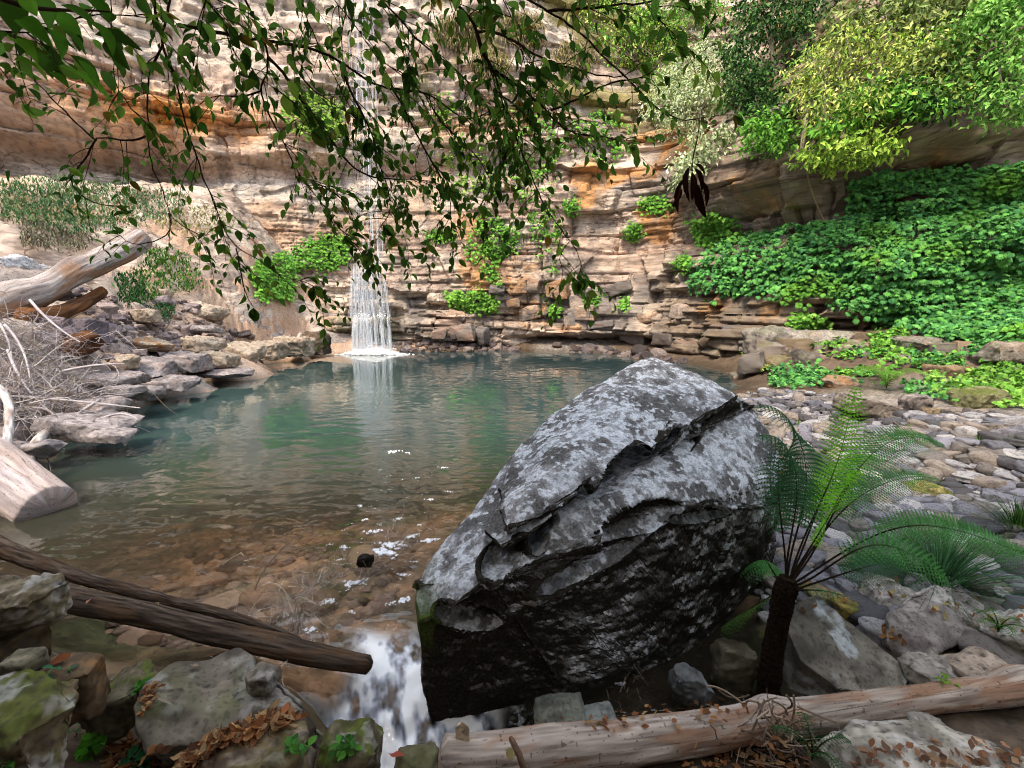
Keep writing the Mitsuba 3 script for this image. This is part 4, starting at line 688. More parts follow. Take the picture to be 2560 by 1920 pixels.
BR = [  # pixels of each branch, distance at its start and end, thickness in mm at the start, leaves per metre
 ([(154,-6),(158,25),(162,43),(152,66),(147,93),(148,123),(149,147),(154,170),(164,196),(171,215),(190,230),(216,244)], 1.9, 2.3, 13, 30),
 ([(171,-6),(166,20),(162,42),(171,66),(179,93),(185,123),(194,148),(202,174),(213,200),(222,224),(236,246),(259,260),(275,272),(293,279),(313,286)], 1.92, 2.25, 12, 46),
 ([(236,248),(240,269),(244,288),(253,306)], 2.15, 2.2, 4, 30),
 ([(150,134),(137,139),(123,140),(96,140),(85,160),(72,184),(82,196),(105,205),(131,213)], 2.1, 2.2, 6, 34),
 ([(96,140),(66,113),(42,88),(10,60)], 2.15, 2.1, 5, 45),
 ([(169,213),(167,235),(150,242),(130,243),(120,235)], 2.2, 2.2, 4, 20),
 ([(242,-6),(255,19),(262,37),(268,59),(265,77),(261,91),(267,111),(282,139),(292,160),(302,179),(321,202),(336,224),(352,241),(366,252)], 1.85, 2.3, 13, 46),
 ([(261,91),(245,96),(224,96),(200,104)], 2.0, 2.05, 5, 30),
 ([(268,57),(290,83),(309,111),(327,134),(341,154),(364,174),(385,178),(410,179),(449,187)], 1.95, 2.3, 8, 62),
 ([(177,25),(210,31),(241,37),(293,45),(341,62),(365,79),(392,89),(428,94),(469,119),(492,110),(520,105),(550,100)], 1.95, 2.25, 9, 80),
 ([(374,-6),(398,17),(421,43),(452,66),(475,91),(488,107),(495,125),(500,150)], 1.8, 2.2, 14, 95),
 ([(446,-6),(474,25),(482,46),(495,74),(502,100),(512,128),(523,154),(539,194),(551,216),(570,241),(583,277)], 1.8, 2.3, 14, 78),
 ([(475,28),(495,69),(523,90),(548,113),(568,130),(594,136),(628,145)], 1.9, 2.2, 8, 84),
 ([(522,-6),(554,15),(588,40),(607,60),(631,82),(651,103),(682,119),(702,118),(733,115)], 1.85, 2.4, 13, 16),
 ([(478,32),(515,42),(539,57),(582,71),(613,77),(640,64)], 1.9, 2.2, 7, 40),
 ([(546,11),(588,8),(644,2),(690,-12)], 1.85, 1.9, 7, 60),
 ([(551,110),(582,96),(611,83),(640,78),(660,62)], 2.1, 2.1, 6, 34),
 ([(341,62),(355,100),(372,135),(380,165),(390,200),(382,225)], 2.0, 2.25, 7, 95),
 ([(392,89),(410,120),(425,150),(440,175),(450,200),(446,225)], 2.05, 2.25, 6, 95),
 ([(300,-6),(312,30),(330,70),(352,110),(366,140)], 1.9, 2.1, 8, 55),
 ([(110,-6),(112,40),(116,80),(135,112),(150,120)], 1.8, 1.9, 5, 26),
 ([(-10,30),(40,30),(80,18),(115,15),(154,18)], 1.6, 1.75, 9, 55),
 ([(640,-6),(655,14),(668,30),(674,44)], 1.75, 1.85, 6, 60),
 ([(428,94),(440,120),(470,150),(490,185),(480,205)], 2.1, 2.2, 5, 70),
 ([(330,-6),(352,22),(372,50),(400,72)], 1.8, 1.9, 7, 60),
 ([(200,-6),(222,20),(232,48),(255,75),(290,100),(310,130)], 1.75, 1.95, 7, 50),
 ([(500,-6),(512,20),(520,45),(535,70)], 1.75, 1.9, 6, 70),
 ([(570,241),(560,262),(574,280)], 2.3, 2.3, 3, 60), ([(302,179),(330,190),(352,215),(350,235)], 2.2, 2.25, 4, 60), ([(293,45),(300,75),(320,95),(345,112)], 2.0, 2.1, 5, 60)]
LEAFPAL = [(.038, .095, .014), (.065, .15, .022), (.10, .20, .028), (.05, .115, .018), (.14, .23, .03)]
r = np.random.default_rng(61); ALLLEAF = []; BKEYS = []
for bi, (pts, d0, d1, mm, den) in enumerate(BR):
    P = np.array([at(x, y, d) for (x, y), d in zip(pts, np.linspace(d0, d1, len(pts)))]); k = key('branch', otree); BKEYS.append(k); mb = MB()
    if pts[0][1] < 0 or pts[0][0] < 0:      # carry it up to the limb above the picture
        a = LIMBS[np.argmin(np.linalg.norm(LIMBS - (P[0] + [0, -.5, 1.2]), axis=1))]; P = np.vstack([a, (a + P[0]) / 2 + [0, 0, .15], P])
    c = spline(P, .03); c = c + r.normal(0, .0015, c.shape); m = len(c); rad = np.linspace(mm / 1000 * .75, .0016, m) * (1 + .12 * r.normal(size=m)); wood(mb, c, rad, 7, bi)
    vis = c[(c[:, 1] > .3)]; vis = vis[(CAM_H + .8 * vis[:, 1] > vis[:, 2])]; L = .03 * len(vis); tw = max(3, int(L * den / 2.5)); g = vis[-1] - vis[0]
    for t in range(tw):
        i = r.integers(int(len(vis) * .12), len(vis)); o = vis[i]; along = unit(vis[min(i + 3, len(vis) - 1)] - vis[max(i - 3, 0)])
        d = unit(along * .8 + r.normal(size=3) * [.75, .35, .55] + [0, 0, -.35]); l = r.uniform(.07, .26); z_ = o + d * l + [0, 0, -.10 * l * 2]
        tp = spline([o, o + d * l * .55 + r.normal(0, .012, 3), z_], .02); wood(mb, tp, np.linspace(.0019, .0008, len(tp)), 4, bi)
        nl = max(2, int(l / .030)); ii = np.linspace(len(tp) * .25, len(tp) - 1, nl).astype(int); td = unit(np.gradient(tp, axis=0))
        for j, s_ in zip(ii, np.resize([1, -1], nl)):
            side = unit(np.cross(td[j], [0, 0, 1.0]) + [1e-3, 0, 0]) * s_; ax = unit(td[j] * .55 + side * .65 + np.array([0, 0, -.42]) + r.normal(0, .42, 3)); nn = unit(np.array([0, -.35, .75]) + r.normal(0, .45, 3)); ALLLEAF.append((bi, tp[j], ax, nn, r.uniform(.024, .054) * (1.25 if d0 < 1.8 else 1)))
    for j in range(3):
        ax = unit(along + r.normal(0, .4, 3)); ALLLEAF.append((bi, c[-1], ax, unit(np.array([0, -.4, .7]) + r.normal(0, .4, 3)), .07))
    scene[k] = mikit.ply((np.vstack(mb.v), np.vstack(mb.f)), 'plain_material', smooth=True, color=np.vstack(mb.c))
ba = np.array([a[0] for a in ALLLEAF]); pos = np.array([a[1] for a in ALLLEAF]); ax = np.array([a[2] for a in ALLLEAF]); nn = np.array([a[3] for a in ALLLEAF]); ll = np.array([a[4] for a in ALLLEAF])
col = pick(r, LEAFPAL, len(ba), .25); old = r.random(len(ba)) < .025; col[old] = pick(r, [(.16, .13, .02), (.22, .15, .03)], old.sum()); wd = ll * r.uniform(.48, .66, len(ba))
V = leaf_arrays('near', pos + ax * .006, ax, nn, ll, wd); infr = (np.abs(pos[:, 0] / pos[:, 1]) < 1.05) & ((pos[:, 2] - CAM_H) / pos[:, 1] < .60)
score = np.where(infr, ll / pos[:, 1], 0); big = set(np.argsort(-score)[:300].tolist()); tv, tf0 = TPL['near']
for b in range(len(BR)):
    mb = MB()
    for i in np.where(ba == b)[0]:
        if i in big: obj('leaf', (V[i], tf0), 'leaf_material', BKEYS[b], smooth=True, color=np.tile(col[i], (len(tv), 1)))
        else: mb.add(V[i], tf0, col[i])
    if mb.n: mb.obj('foliage', 'leaf_material', BKEYS[b], smooth=True, kind='stuff')
# larger, closer leaves in the top left corner belong to another branch
k = key('branch', otree); mb = MB(); p = spline([at(-30, -20, 1.35), at(20, 5, 1.4), at(60, 10, 1.45), at(110, 12, 1.5)], .03); wood(mb, p, np.linspace(.008, .002, len(p)), 7)
scene[k] = mikit.ply((np.vstack(mb.v), np.vstack(mb.f)), 'plain_material', smooth=True, color=np.vstack(mb.c)); labels[k] = {'label': 'branch with long bright leaves in the top left corner'}
for x0, y0, x1, y1, w in [(2,-8,16,24,22),(40,-5,50,20,14),(55,10,80,38,14),(62,30,90,52,12),(70,55,108,90,16),(68,70,112,92,9),(60,5,100,22,20),(90,20,118,48,14),(78,60,100,84,9),(20,20,44,34,14),(10,40,36,50,12),(95,35,140,42,14),(30,52,52,70,12),(48,28,66,50,13),(85,-4,110,14,16),(5,172,9,176,3),(24,-6,34,14,12),(108,40,122,62,12),(14,60,40,64,11),(48,72,70,84,11)]:
    D = r.uniform(1.35, 1.6); a, b = at(x0, y0, D), at(x1, y1, D + r.uniform(-.05, .12)); L = np.linalg.norm(b - a); V1 = leaf_arrays('near', a[None], (b - a)[None], unit(np.array([[.1, -.5, .8]]) + r.normal(0, .3, (1, 3))), L, np.array([w * ppx(D) * 1.15]))[0]
    obj('leaf', (V1, tf0), 'leaf_material', k, smooth=True, color=np.tile(pick(r, [(.06, .17, .015), (.10, .24, .02), (.04, .10, .012)], 1)[0], (len(tv), 1)))
# dead curled leaves on a hanging stalk
dl = thing('dead_leaf_cluster', 'dark brown curled dead leaves hanging on a thin stalk right of centre', 'dead leaves')
mb = MB(); p = spline([at(699, 118, 2.36), at(697, 140, 2.36), at(692, 168, 2.36), at(696, 185, 2.36)], .02); wood(mb, p, .003, 6); mb.obj('stalk', 'plain_material', dl)
for x0, y0, x1, y1, w in [(690,166,684,200,9),(684,178,673,214,8),(694,168,706,190,8),(692,172,694,200,9),(698,184,703,219,11),(680,186,677,206,6),(700,180,712,206,6),(694,164,708,172,6)]:
    a, b = at(x0, y0, 2.36), at(x1, y1, 2.36 + r.uniform(-.06, .06)); L = np.linalg.norm(b - a); V1 = leaf_arrays('near', a[None], (b - a)[None], np.array([[r.normal(), -1, .2]]), L, np.array([w * .75 * ppx(2.36)]))[0]
    obj('leaf', (V1, tf0), 'plain_material', dl, smooth=True, color=np.tile(pick(r, [(.045, .014, .010), (.03, .012, .009)], 1)[0], (len(tv), 1)))

# ------------------------------------------------------------------ ferns and grasses
def frond(parent, curve, Lp, col, seed, gap=.032, roll=0.0, start=.22, droop=.35, stemc=(.02, .014, .010), nm='frond', rad=.006):
    r = np.random.default_rng(seed); c = spline(curve, .012); m = len(c); t, a, b = frame(c); a, b = a * math.cos(roll) - b * math.sin(roll), b * math.cos(roll) + a * math.sin(roll)
    k = key(nm, parent); mb = MB(); seglen = .012; step = max(1, int(gap / seglen)); ids = np.arange(int(m * start), m - 1, step)
    for s_ in (-1, 1):
        for i in ids:
            u = (i - m * start) / (m * (1 - start)); L = Lp * (math.sin(math.pi * min(1, u * .82 + .18)) ** .8) * r.uniform(.9, 1.08) + .006
            out = unit(a[i] * s_ + t[i] * .45 + np.array([0, 0, -droop]) * .4 + b[i] * .1); nn_ = unit(b[i] + [0, 0, .5]); n_ = max(3, int(L / .0135)); q = np.linspace(.05, 1, n_)
            cen = c[i] + out * (q * L)[:, None] + np.array([0, 0, -droop * L]) * (q ** 2)[:, None]; lat = unit(np.cross(out, nn_)); wl = np.interp(q, [0, .25, 1], [.012, .0185, .002]) * Lp / .16 * .95
            sw = wl * .26; vs = np.concatenate([cen - lat * sw[:, None], cen + lat * sw[:, None]]); ii_ = np.arange(n_ - 1); mb.add(vs, np.vstack([np.stack([ii_, ii_ + 1, ii_ + 1 + n_], -1), np.stack([ii_, ii_ + 1 + n_, ii_ + n_], -1)]), np.asarray(col) * np.exp(r.normal(0, .16)))
            for e in (-1, 1):
                tip = cen + lat * e * wl[:, None] + out * .006 + np.array([0, 0, -.0025]); w2 = out * .0056
                v = np.stack([cen - w2, cen + w2, tip + w2 * .2, tip - w2 * .4], 1).reshape(-1, 3); f = np.concatenate([np.array([(0, 1, 2), (0, 2, 3)]) + 4 * j for j in range(n_)]); mb.add(v, f, np.asarray(col) * np.exp(r.normal(0, .16)))
    scene[k] = mikit.ply((np.vstack(mb.v), np.vstack(mb.f)), 'leaf_material', smooth=False, color=np.vstack(mb.c))
    st = MB(); rr_ = np.linspace(rad, .0015, m); v, f = tube(c, rr_, 6); tt2 = np.repeat(np.linspace(0, 1, m), 6); tt2 = np.concatenate([tt2, [0, 1]]); st.add(v, f, lerp(stemc, np.asarray(col) * .8, sstep(.35, .9, tt2))); st.obj('stem', 'plain_material', k, smooth=True)
    return k
tf = thing('tree_fern', 'young tree fern with a black fibrous trunk and spreading fronds right of the boulder', 'tree fern')
p = spline([at(768, 704, 2.38), at(772, 660, 2.38), at(780, 615, 2.38), at(788, 578, 2.38)], .006); m = len(p); rr_ = np.interp(np.linspace(0, 1, m), [0, .6, .92, 1], [.062, .052, .060, .04])
v, f = tube(p, rr_, 40, shape=lambda t, a: 1 + .22 * (NZ(np.stack([np.cos(a) * 6, np.sin(a) * 6, t * 9], -1), 3) - .5) + .2 * (NZ(np.stack([np.cos(a) * 22, np.sin(a) * 22, t * 60], -1), 4) - .5)); mb = MB(); mb.add(v, f, lerp([.006, .004, .003], [.022, .015, .011], NZ(v * 90, 8)))
for k in range(700):    # root fibres
    i = r.integers(0, m - 1); an = r.uniform(0, 6.28); d = np.array([math.cos(an), math.sin(an), 0]); o = p[i] + d * rr_[i] * .95; e = o + d * .012 + [0, 0, r.uniform(-.05, .03)]
    w_ = np.array([-d[1], d[0], 0]) * .0018; mb.add(np.array([o - w_, o + w_, e]), [(0, 1, 2)], [.02, .014, .009])
mb.obj('trunk', 'plain_material', tf)
FB = lambda q, d0=2.38: [at(q[0][0], q[0][1], d0)] + [at(x, y, d * .91) for x, y, d in q[1:]]
DG, BG, LG = (.055, .16, .07), (.18, .50, .03), (.09, .28, .075)
for i, (q, Lp, c, dr_) in enumerate([
    ([(790,580),(812,520,2.72),(838,460,2.85),(852,405,2.95),(857,386,3.0)], .13, BG, .1), ([(787,580),(800,520,2.78),(806,470,2.95),(792,425,3.05),(757,405,3.0)], .19, DG, .6), ([(786,581),(794,520,2.72),(796,478,2.8),(780,440,2.85),(757,436,2.85)], .17, DG, .7),
    ([(792,582),(825,530,2.75),(858,470,2.95),(895,440,3.15),(945,446,3.3)], .15, LG, .45), ([(793,584),(850,548,2.7),(910,526,2.8),(970,534,2.85),(1045,560,2.85)], .15, LG, .4), ([(793,586),(845,556,2.6),(885,545,2.6),(915,556,2.55),(950,585,2.5)], .12, LG, .5),
    ([(791,582),(822,535,2.85),(855,500,3.1),(905,478,3.35),(940,480,3.5)], .13, LG, .45), ([(788,582),(806,540,2.8),(822,500,3.0),(842,470,3.2),(880,455,3.35)], .15, BG, .3), ([(789,581),(815,540,2.6),(835,505,2.55),(850,480,2.5),(862,470,2.5)], .14, BG, .3),
    ([(782,588),(765,600,2.7),(745,612,2.78),(722,628,2.85)], .12, (.06, .13, .03), .6), ([(784,584),(772,570,2.95),(765,560,3.3),(760,575,3.6)], .15, LG, .7), ([(794,590),(830,578,2.7),(870,566,2.9),(905,560,3.1)], .14, DG, .5), ([(786,580),(781,520,2.7),(778,470,2.8),(783,440,2.9)], .13, DG, .5), ([(794,592),(812,590,2.5),(830,592,2.45),(843,596,2.4)], .06, DG, .5)]):
    frond(tf, FB(q), Lp, c, 300 + i, droop=dr_ * (.35 if i in (3, 4, 5, 6, 11) else 1), roll=.6 if i in (3, 4, 5, 6, 11) else 0, start=.35 if i not in (9, 10) else .2)
def tuft(name, label, cat, px, py, D, n, L, spread, pal, seed, lean=(0, 0), ground_=True, wd_=.006, up=1.0):
    r = np.random.default_rng(seed); c = at(px, py, D); mb = MB()
    if ground_: c = np.array([c[0], c[1], gz([c[0]], [c[1]])[0] - .02])
    for k in range(n):
        an = r.uniform(0, 6.28); el = abs(r.normal(0, .5)) * spread; d = unit([math.cos(an) * el + lean[0], math.sin(an) * el + lean[1], up]); l = L * r.uniform(.6, 1.1); t = np.linspace(0, 1, 6)[:, None]; o = c + np.array([math.cos(an), math.sin(an), 0]) * r.uniform(0, .07) * L
        p = o + d * l * t + np.array([d[0], d[1], -.55]) * l * .55 * t ** 2.2; w_ = np.array([-math.sin(an), math.cos(an), 0]) * wd_ * np.linspace(1, .08, 6)[:, None]; v = np.concatenate([p - w_, p + w_]); i = np.arange(5); f = np.vstack([np.stack([i, i + 1, i + 7], -1), np.stack([i, i + 7, i + 6], -1)]); mb.add(v, f, pick(r, pal, 1, .2)[0])
    return mb.obj(name, 'leaf_material', smooth=False, label=label, category=cat)
tuft('grass_tussock', 'dark green arching grass tussock behind the big rounded grey rock', 'grass', 938, 588, 3.3, 520, .78, 1.5, [(.045, .12, .05), (.06, .16, .07), (.09, .22, .09), (.03, .075, .03)], 71)
tuft('grass_tussock', 'green grass tussock at the right edge beside the little stream', 'grass', 1016, 545, 4.1, 300, .55, 1.0, [(.05, .12, .02), (.08, .19, .03), (.03, .07, .02)], 72)
for i, (nm, lab, x, y, D, nf, L, c) in enumerate([('fern', 'bright green upright fern at the foot of the bench', 885, 398, 10.6, 14, .75, (.16, .34, .05)), ('fern', 'small bright fern below the low bench on the right edge of the picture', 965, 405, 9.4, 9, .42, (.14, .32, .05)), ('fern', 'small fern leaf sticking out under the pale log at the bottom', 812, 760, 1.72, 4, .16, (.04, .14, .05)), ('fern', 'little green fern in the gap right of the big rounded grey rock', 998, 632, 2.6, 6, .13, (.10, .26, .05))]):
    k = thing(nm, lab, 'fern'); c0 = at(x, y, D); c0[2] = max(c0[2], gz([c0[0]], [c0[1]])[0]) if D > 3 else c0[2]; r = np.random.default_rng(400 + i)
    for j in range(nf):
        an = 6.28 * j / nf + r.normal(0, .2); d = np.array([math.cos(an), math.sin(an), 0]); frond(k, [c0, c0 + d * L * .3 + [0, 0, L * .55], c0 + d * L * .65 + [0, 0, L * .68], c0 + d * L * 1.0 + [0, 0, L * .5]], L * .22, c, 500 + 20 * i + j, gap=.02 + .03 * (D > 5), start=.12, rad=.004)

# ------------------------------------------------------------------ creepers, shrubs and trees on the cliff
GREEN = [(.11, .28, .04), (.145, .36, .05), (.075, .20, .035), (.20, .42, .07)]
IVY = [(.080, .25, .070), (.11, .33, .085), (.05, .16, .05), (.15, .38, .10), (.10, .31, .06), (.06, .20, .07)]
YGREEN = [(.36, .46, .09), (.46, .52, .14), (.24, .38, .07), (.56, .54, .19), (.17, .30, .055)]
PALE = [(.42, .50, .28), (.52, .58, .38), (.32, .40, .20), (.20, .28, .11)]
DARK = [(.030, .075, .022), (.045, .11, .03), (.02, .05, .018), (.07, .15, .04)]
OLIVE = [(.16, .22, .08), (.23, .30, .10), (.10, .15, .05), (.30, .34, .13)]
STRAW = [(.42, .35, .20), (.34, .28, .14), (.25, .26, .09), (.5, .44, .28)]
def creeper(name, label, cat, poly, n, size, pal, seed, depth=.25, kind='ivy', hang=.8, parent=None, second=None, grp=None, wide=.95, gap=0):
    r = np.random.default_rng(seed); q = inpoly(poly, n, r); edge = 4
    p, nr, ok = hit(q[:, 0] + r.normal(0, 1.5, n), q[:, 1] + r.normal(0, 2, n)); p, nr = p[ok], nr[ok]; n = len(p)
    if gap: k_ = fbm(p * 1.5 + 2, 3, seed + 9) + r.normal(0, .03, n) > gap; p, nr = p[k_], nr[k_]; n = len(p)
    out = unit(nr * .5 + unit(EYE - p) * [1, 1, 0] * .5 + [0, 0, .1])
    bump = fbm(p * .9, 3, seed); p = p + out * (depth * (.15 + 1.5 * np.clip(bump - .3, 0, 1)) + r.uniform(0, depth * .55, n))[:, None]
    ax = np.array([0, 0, -1.0]) * hang + out * .5 + r.normal(0, .38, (n, 3)); nn = out * .75 + [0, 0, .75] + r.normal(0, .28, (n, 3)); mb = MB()
    c = pick(r, pal, n, .22)
    if second is not None: c = lerp(c, pick(r, second, n, .2), sstep(.56, .76, fbm(p * .5 + 4, 3, seed + 1)))
    L = size * r.uniform(.65, 1.25, n); add_leaves(mb, kind, p, ax, nn, L, L * wide, c)
    mb.c = [np.clip(q_ * .95, 0, .7) for q_ in mb.c]
    return mb.obj(name, 'plain_material', parent, label=label, category=cat, group=grp, kind='stuff' if name in ('slope_plant', 'hanging_grass', 'ground_creeper') else None)
creeper('creeper', 'broad curtain of large glossy blue green leaves covering the cliff on the right', 'creeper', [(690,287),(693,268),(710,255),(728,241),(760,232),(790,228),(845,221),(850,195),(853,180),(880,168),(950,172),(1034,163),(1034,345),(1000,340),(970,338),(950,340),(937,342),(898,331),(866,316),(830,300),(818,287),(805,301),(768,296),(740,290),(717,296)], 18000, .18, IVY, 81, .5, second=GREEN[:3])
creeper('creeper', 'bright green creeper hanging left of the waterfall, cut lower on its left', 'creeper', [(248,273),(262,257),(289,253),(321,236),(341,234),(351,243),(349,261),(334,269),(298,267),(295,278),(291,301),(257,298)], 1900, .19, GREEN, 82, .3, second=IVY)
creeper('creeper', 'bright green creeper down the middle of the cliff right of the fall', 'creeper', [(484,212),(500,222),(521,226),(519,248),(505,258),(494,272),(507,291),(498,293),(486,274),(467,258),(469,238)], 1200, .17, GREEN, 83, .28, gap=.44)
creeper('creeper', 'flat mat of light green leaves on the ledge right of the fall', 'creeper', [(445,294),(462,292),(480,290),(499,301),(496,313),(470,309),(447,304)], 600, .2, [(.16, .36, .05), (.20, .42, .07), (.12, .28, .04)], 84, .25)
creeper('creeper', 'green creeper just right of the middle creeper below the hanging twig', 'creeper', [(528,215),(558,208),(566,235),(556,262),(560,275),(545,272),(534,250)], 700, .16, GREEN, 85, .25, gap=.5)
creeper('creeper', 'yellow green creeper high on the cliff left of the falling water', 'creeper', [(285,98),(310,92),(342,104),(344,140),(328,142),(300,132),(283,120)], 900, .2, [(.17, .33, .05), (.24, .38, .07)], 86, .3)
creeper('creeper', 'bright creeper right of the falling water behind the leafy branches', 'creeper', [(432,100),(455,92),(476,110),(486,150),(500,195),(480,212),(455,190),(440,150)], 1400, .17, [(.17, .33, .05), (.24, .38, .07), (.11, .24, .04)], 87, .3, gap=.54)
creeper('creeper', 'green creeper cushion on the cliff above the dark recess near the centre', 'creeper', [(572,122),(600,112),(628,122),(632,150),(605,166),(580,150)], 1000, .18, GREEN, 88, .4, gap=.48)
creeper('creeper', 'creeper band low in the middle of the upper cliff', 'creeper', [(505,110),(560,112),(566,150),(552,205),(520,200),(500,160)], 1300, .17, GREEN, 89, .3, second=YGREEN, gap=.55)
creeper('creeper', 'leafy tongue of creeper above the left end of the broad green curtain', 'creeper', [(690,222),(712,212),(735,222),(738,240),(715,252),(698,242)], 600, .2, GREEN, 90, .3)
for i, (x, y, rx, ry, lab) in enumerate([(571,207,9,7,'small round creeper tuft on the bare cliff at the centre'), (634,232,10,8,'small creeper tuft on the cliff under the dead leaf cluster'), (684,263,10,7,'small creeper tuft left of the broad green curtain'), (592,300,8,5,'tiny creeper tuft above the blocky lower cliff'), (655,205,18,8,'low creeper under the pale hanging shrub'), (440,236,16,4,'thin strip of grassy creeper on a ledge right of the fall'), (808,322,22,6,'creeper lying on the bench below the broad green curtain'), (555,310,6,5,'tiny green tuft in a crack of the blocky lower cliff'), (625,305,6,6,'tiny upright green tuft on the blocky cliff right of centre')]):
    an = np.linspace(0, 6.28, 9)[:-1]; creeper('creeper', lab, 'creeper', [(x + rx * math.cos(a), y + ry * math.sin(a)) for a in an], int(rx * ry * 2.2) + 20, .17, GREEN, 91 + i, .22)
for i, (poly, lab, pal, n, sz) in enumerate([([(770,372),(832,368),(838,384),(800,391),(772,388)], 'creeping plants in front of the left end of the bench', IVY, 500, .15), ([(812,345),(842,340),(852,360),(846,384),(822,378)], 'green creeper climbing the middle of the bench', GREEN, 500, .15), ([(870,336),(905,332),(915,352),(900,368),(868,358)], 'green creeper on the bench above the square brown block', GREEN, 480, .15),
        ([(742,352),(775,350),(780,372),(752,378)], 'yellow green plants at the corner of bench and pool', YGREEN, 320, .12), ([(925,376),(1034,366),(1034,402),(980,404),(930,398)], 'bright ferny ground plants below the bench at the right edge', [(.14, .32, .05), (.10, .24, .05), (.2, .38, .07)], 1000, .14), ([(955,330),(1034,318),(1034,362),(985,366),(960,350)], 'leafy creeper at the right edge under the broad green curtain', IVY, 800, .18), ([(900,385),(950,390),(948,402),(905,398)], 'low green plants beside the bright upright fern', IVY, 260, .12), ([(845,352),(872,346),(905,372),(880,386),(850,380)], 'leafy plants between the blocks of the bench', GREEN + IVY, 500, .14), ([(905,352),(960,350),(965,378),(915,380)], 'plants spreading below the grey slab on the right part of the bench', IVY + GREEN, 620, .14), ([(960,385),(1030,372),(1030,412),(1000,412)], 'fresh green plants behind the gravel at the right edge', [(.2, .42, .07), (.14, .32, .05)], 500, .13)]):
    creeper('ground_creeper', lab, 'creeper', poly, int(n * 1.3), sz * .85, pal, 110 + i, .25, hang=.3, gap=.46)
for i, (poly, lab, pal, n, sz) in enumerate([([(0,186),(60,182),(130,190),(190,196),(178,222),(120,230),(60,240),(0,222)], 'wide patch of grey green grass on the upper left slope', [(.15, .24, .12), (.11, .22, .10), (.22, .26, .12), (.09, .19, .08)], 3800, .17), ([(142,250),(184,257),(206,290),(174,297),(150,304),(140,285)], 'bright green bush on the left bank beside the thick log', [(.07, .19, .03), (.05, .13, .03), (.13, .28, .05)], 900, .17), ([(116,280),(140,274),(148,300),(138,312),(116,306)], 'dark green bush on the left bank under the end of the thick log', [(.04, .12, .035), (.03, .09, .03), (.06, .16, .05)], 560, .16), ([(148,309),(172,308),(172,319),(158,322)], 'small dark green plant below the bushes on the left bank', [(.04, .13, .05), (.05, .16, .05)], 220, .12),
        ([(20,228),(100,238),(80,255),(20,250)], 'sparse dry grass above the thick log on the left bank', [(.22, .19, .14), (.17, .18, .11)], 500, .16), ([(150,225),(210,205),(240,225),(200,240)], 'sparse yellowish grass at the cliff foot on the left', [(.28, .27, .10), (.22, .24, .09)], 500, .16)]):
    creeper('slope_plant', lab, 'grass' if 'grass' in lab else 'bush', poly, n, sz, pal, 130 + i, .22, kind='far', hang=-.9, wide=.3)

def tree(name, label, cat, base, crowns, n, size, pal, seed, off=.8, wide=.5, trunk=.10, clump=.42, wood_c=(.17, .14, .10), lean=None, droop=.3, limbs=14, dry=1.0):
    r = np.random.default_rng(seed); hb, nb, _ = hit([base[0]], [base[1]]); B = hb[0]; k = thing(name, label, cat)
    D0 = B[1] - off; cl, wts = [], []
    for (x, y, rx, ry) in crowns:
        hc, _, _ = hit([x, x - rx * .5, x + rx * .5, x], [y, y, y, y + ry * .6]); Dc = float(np.clip(np.min(hc[:, 1]) - off * .7, D0 - 4, D0 + 3)); c = at(x, y, Dc); a, b = rx * ppx(Dc), ry * ppx(Dc); m = max(4, int(a * b * 14 / clump)); q = unit(r.normal(size=(m, 3))) * r.uniform(.3, 1, (m, 1)) ** .45 * [a, min(a, 1.6) * .8, b]; cl.append(c + q)
    cl = np.vstack(cl); i = r.integers(0, len(cl), n); p = cl[i] + r.normal(size=(n, 3)) * clump * [.6, .6, .38]
    ax = unit((p - cl[i]) * .8 + r.normal(size=(n, 3)) * .5 + [0, 0, -droop]); nn = r.normal(size=(n, 3)) * .5 + [0, -.45, .8]; L = size * r.uniform(.6, 1.25, n)
    tone = np.exp(.35 * (hash1(i, i * 0 + seed) - .5)); mb = MB(); add_leaves(mb, 'far', p, ax, nn, L, L * wide, np.clip(pick(r, pal, n, .2) * tone[:, None] * 1.12, 0, .7)); mb.obj('crown', 'plain_material', k, kind='stuff')
    tm = MB(); c0 = cl.mean(0); mid = (B * .45 + c0 * .55) + r.normal(0, .15, 3) + np.array([0, -.2, -.2]); p0 = B - nb[0] * .15 + [0, 0, -.2]
    def w(pp, r0, r1, s): 
        cc = spline(pp, .12); v, f = tube(cc, np.linspace(r0, r1, len(cc)), s); tm.add(v, f, lerp(np.array(wood_c) * .6, np.array(wood_c) * 1.35, NZ(v * [9, 9, 2.], seed)))
    w([p0, (p0 + mid) / 2 + r.normal(0, .12, 3), mid, c0], trunk, trunk * .45, 8)
    for j in range(limbs):
        e = cl[r.integers(0, len(cl))]; s0 = mid + (c0 - mid) * r.uniform(-.5, .9); w([s0, (s0 + e) / 2 + r.normal(0, .2, 3), e], trunk * .4, .012, 5)
    tm.obj('trunk', 'plain_material', k, smooth=True)
    return k
TR = tree
TR('tree', 'background greenery of dull olive foliage along the top right', 'tree', (905,45), [(905,20,75,24),(965,12,50,20)], 3600, .26, OLIVE, 141, 0.6)
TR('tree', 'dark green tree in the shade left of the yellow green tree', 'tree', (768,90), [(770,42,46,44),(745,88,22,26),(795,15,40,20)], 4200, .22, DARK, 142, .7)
TR('tree', 'mid green tree at the top between the hanging twigs and the dark tree', 'tree', (700,50), [(700,22,58,28),(650,34,34,24),(660,5,60,15)], 4200, .2, GREEN[:3] + OLIVE[:2], 143, .6)
TR('tree', 'yellow green tree with twin leaning trunks growing from the right cliff', 'tree', (800,140), [(852,62,55,30),(822,84,32,22),(895,58,34,26),(850,104,42,18)], 4300, .18, YGREEN + OLIVE[:1], 144, 1.5, wide=.38, trunk=.16, wood_c=(.24, .20, .13))
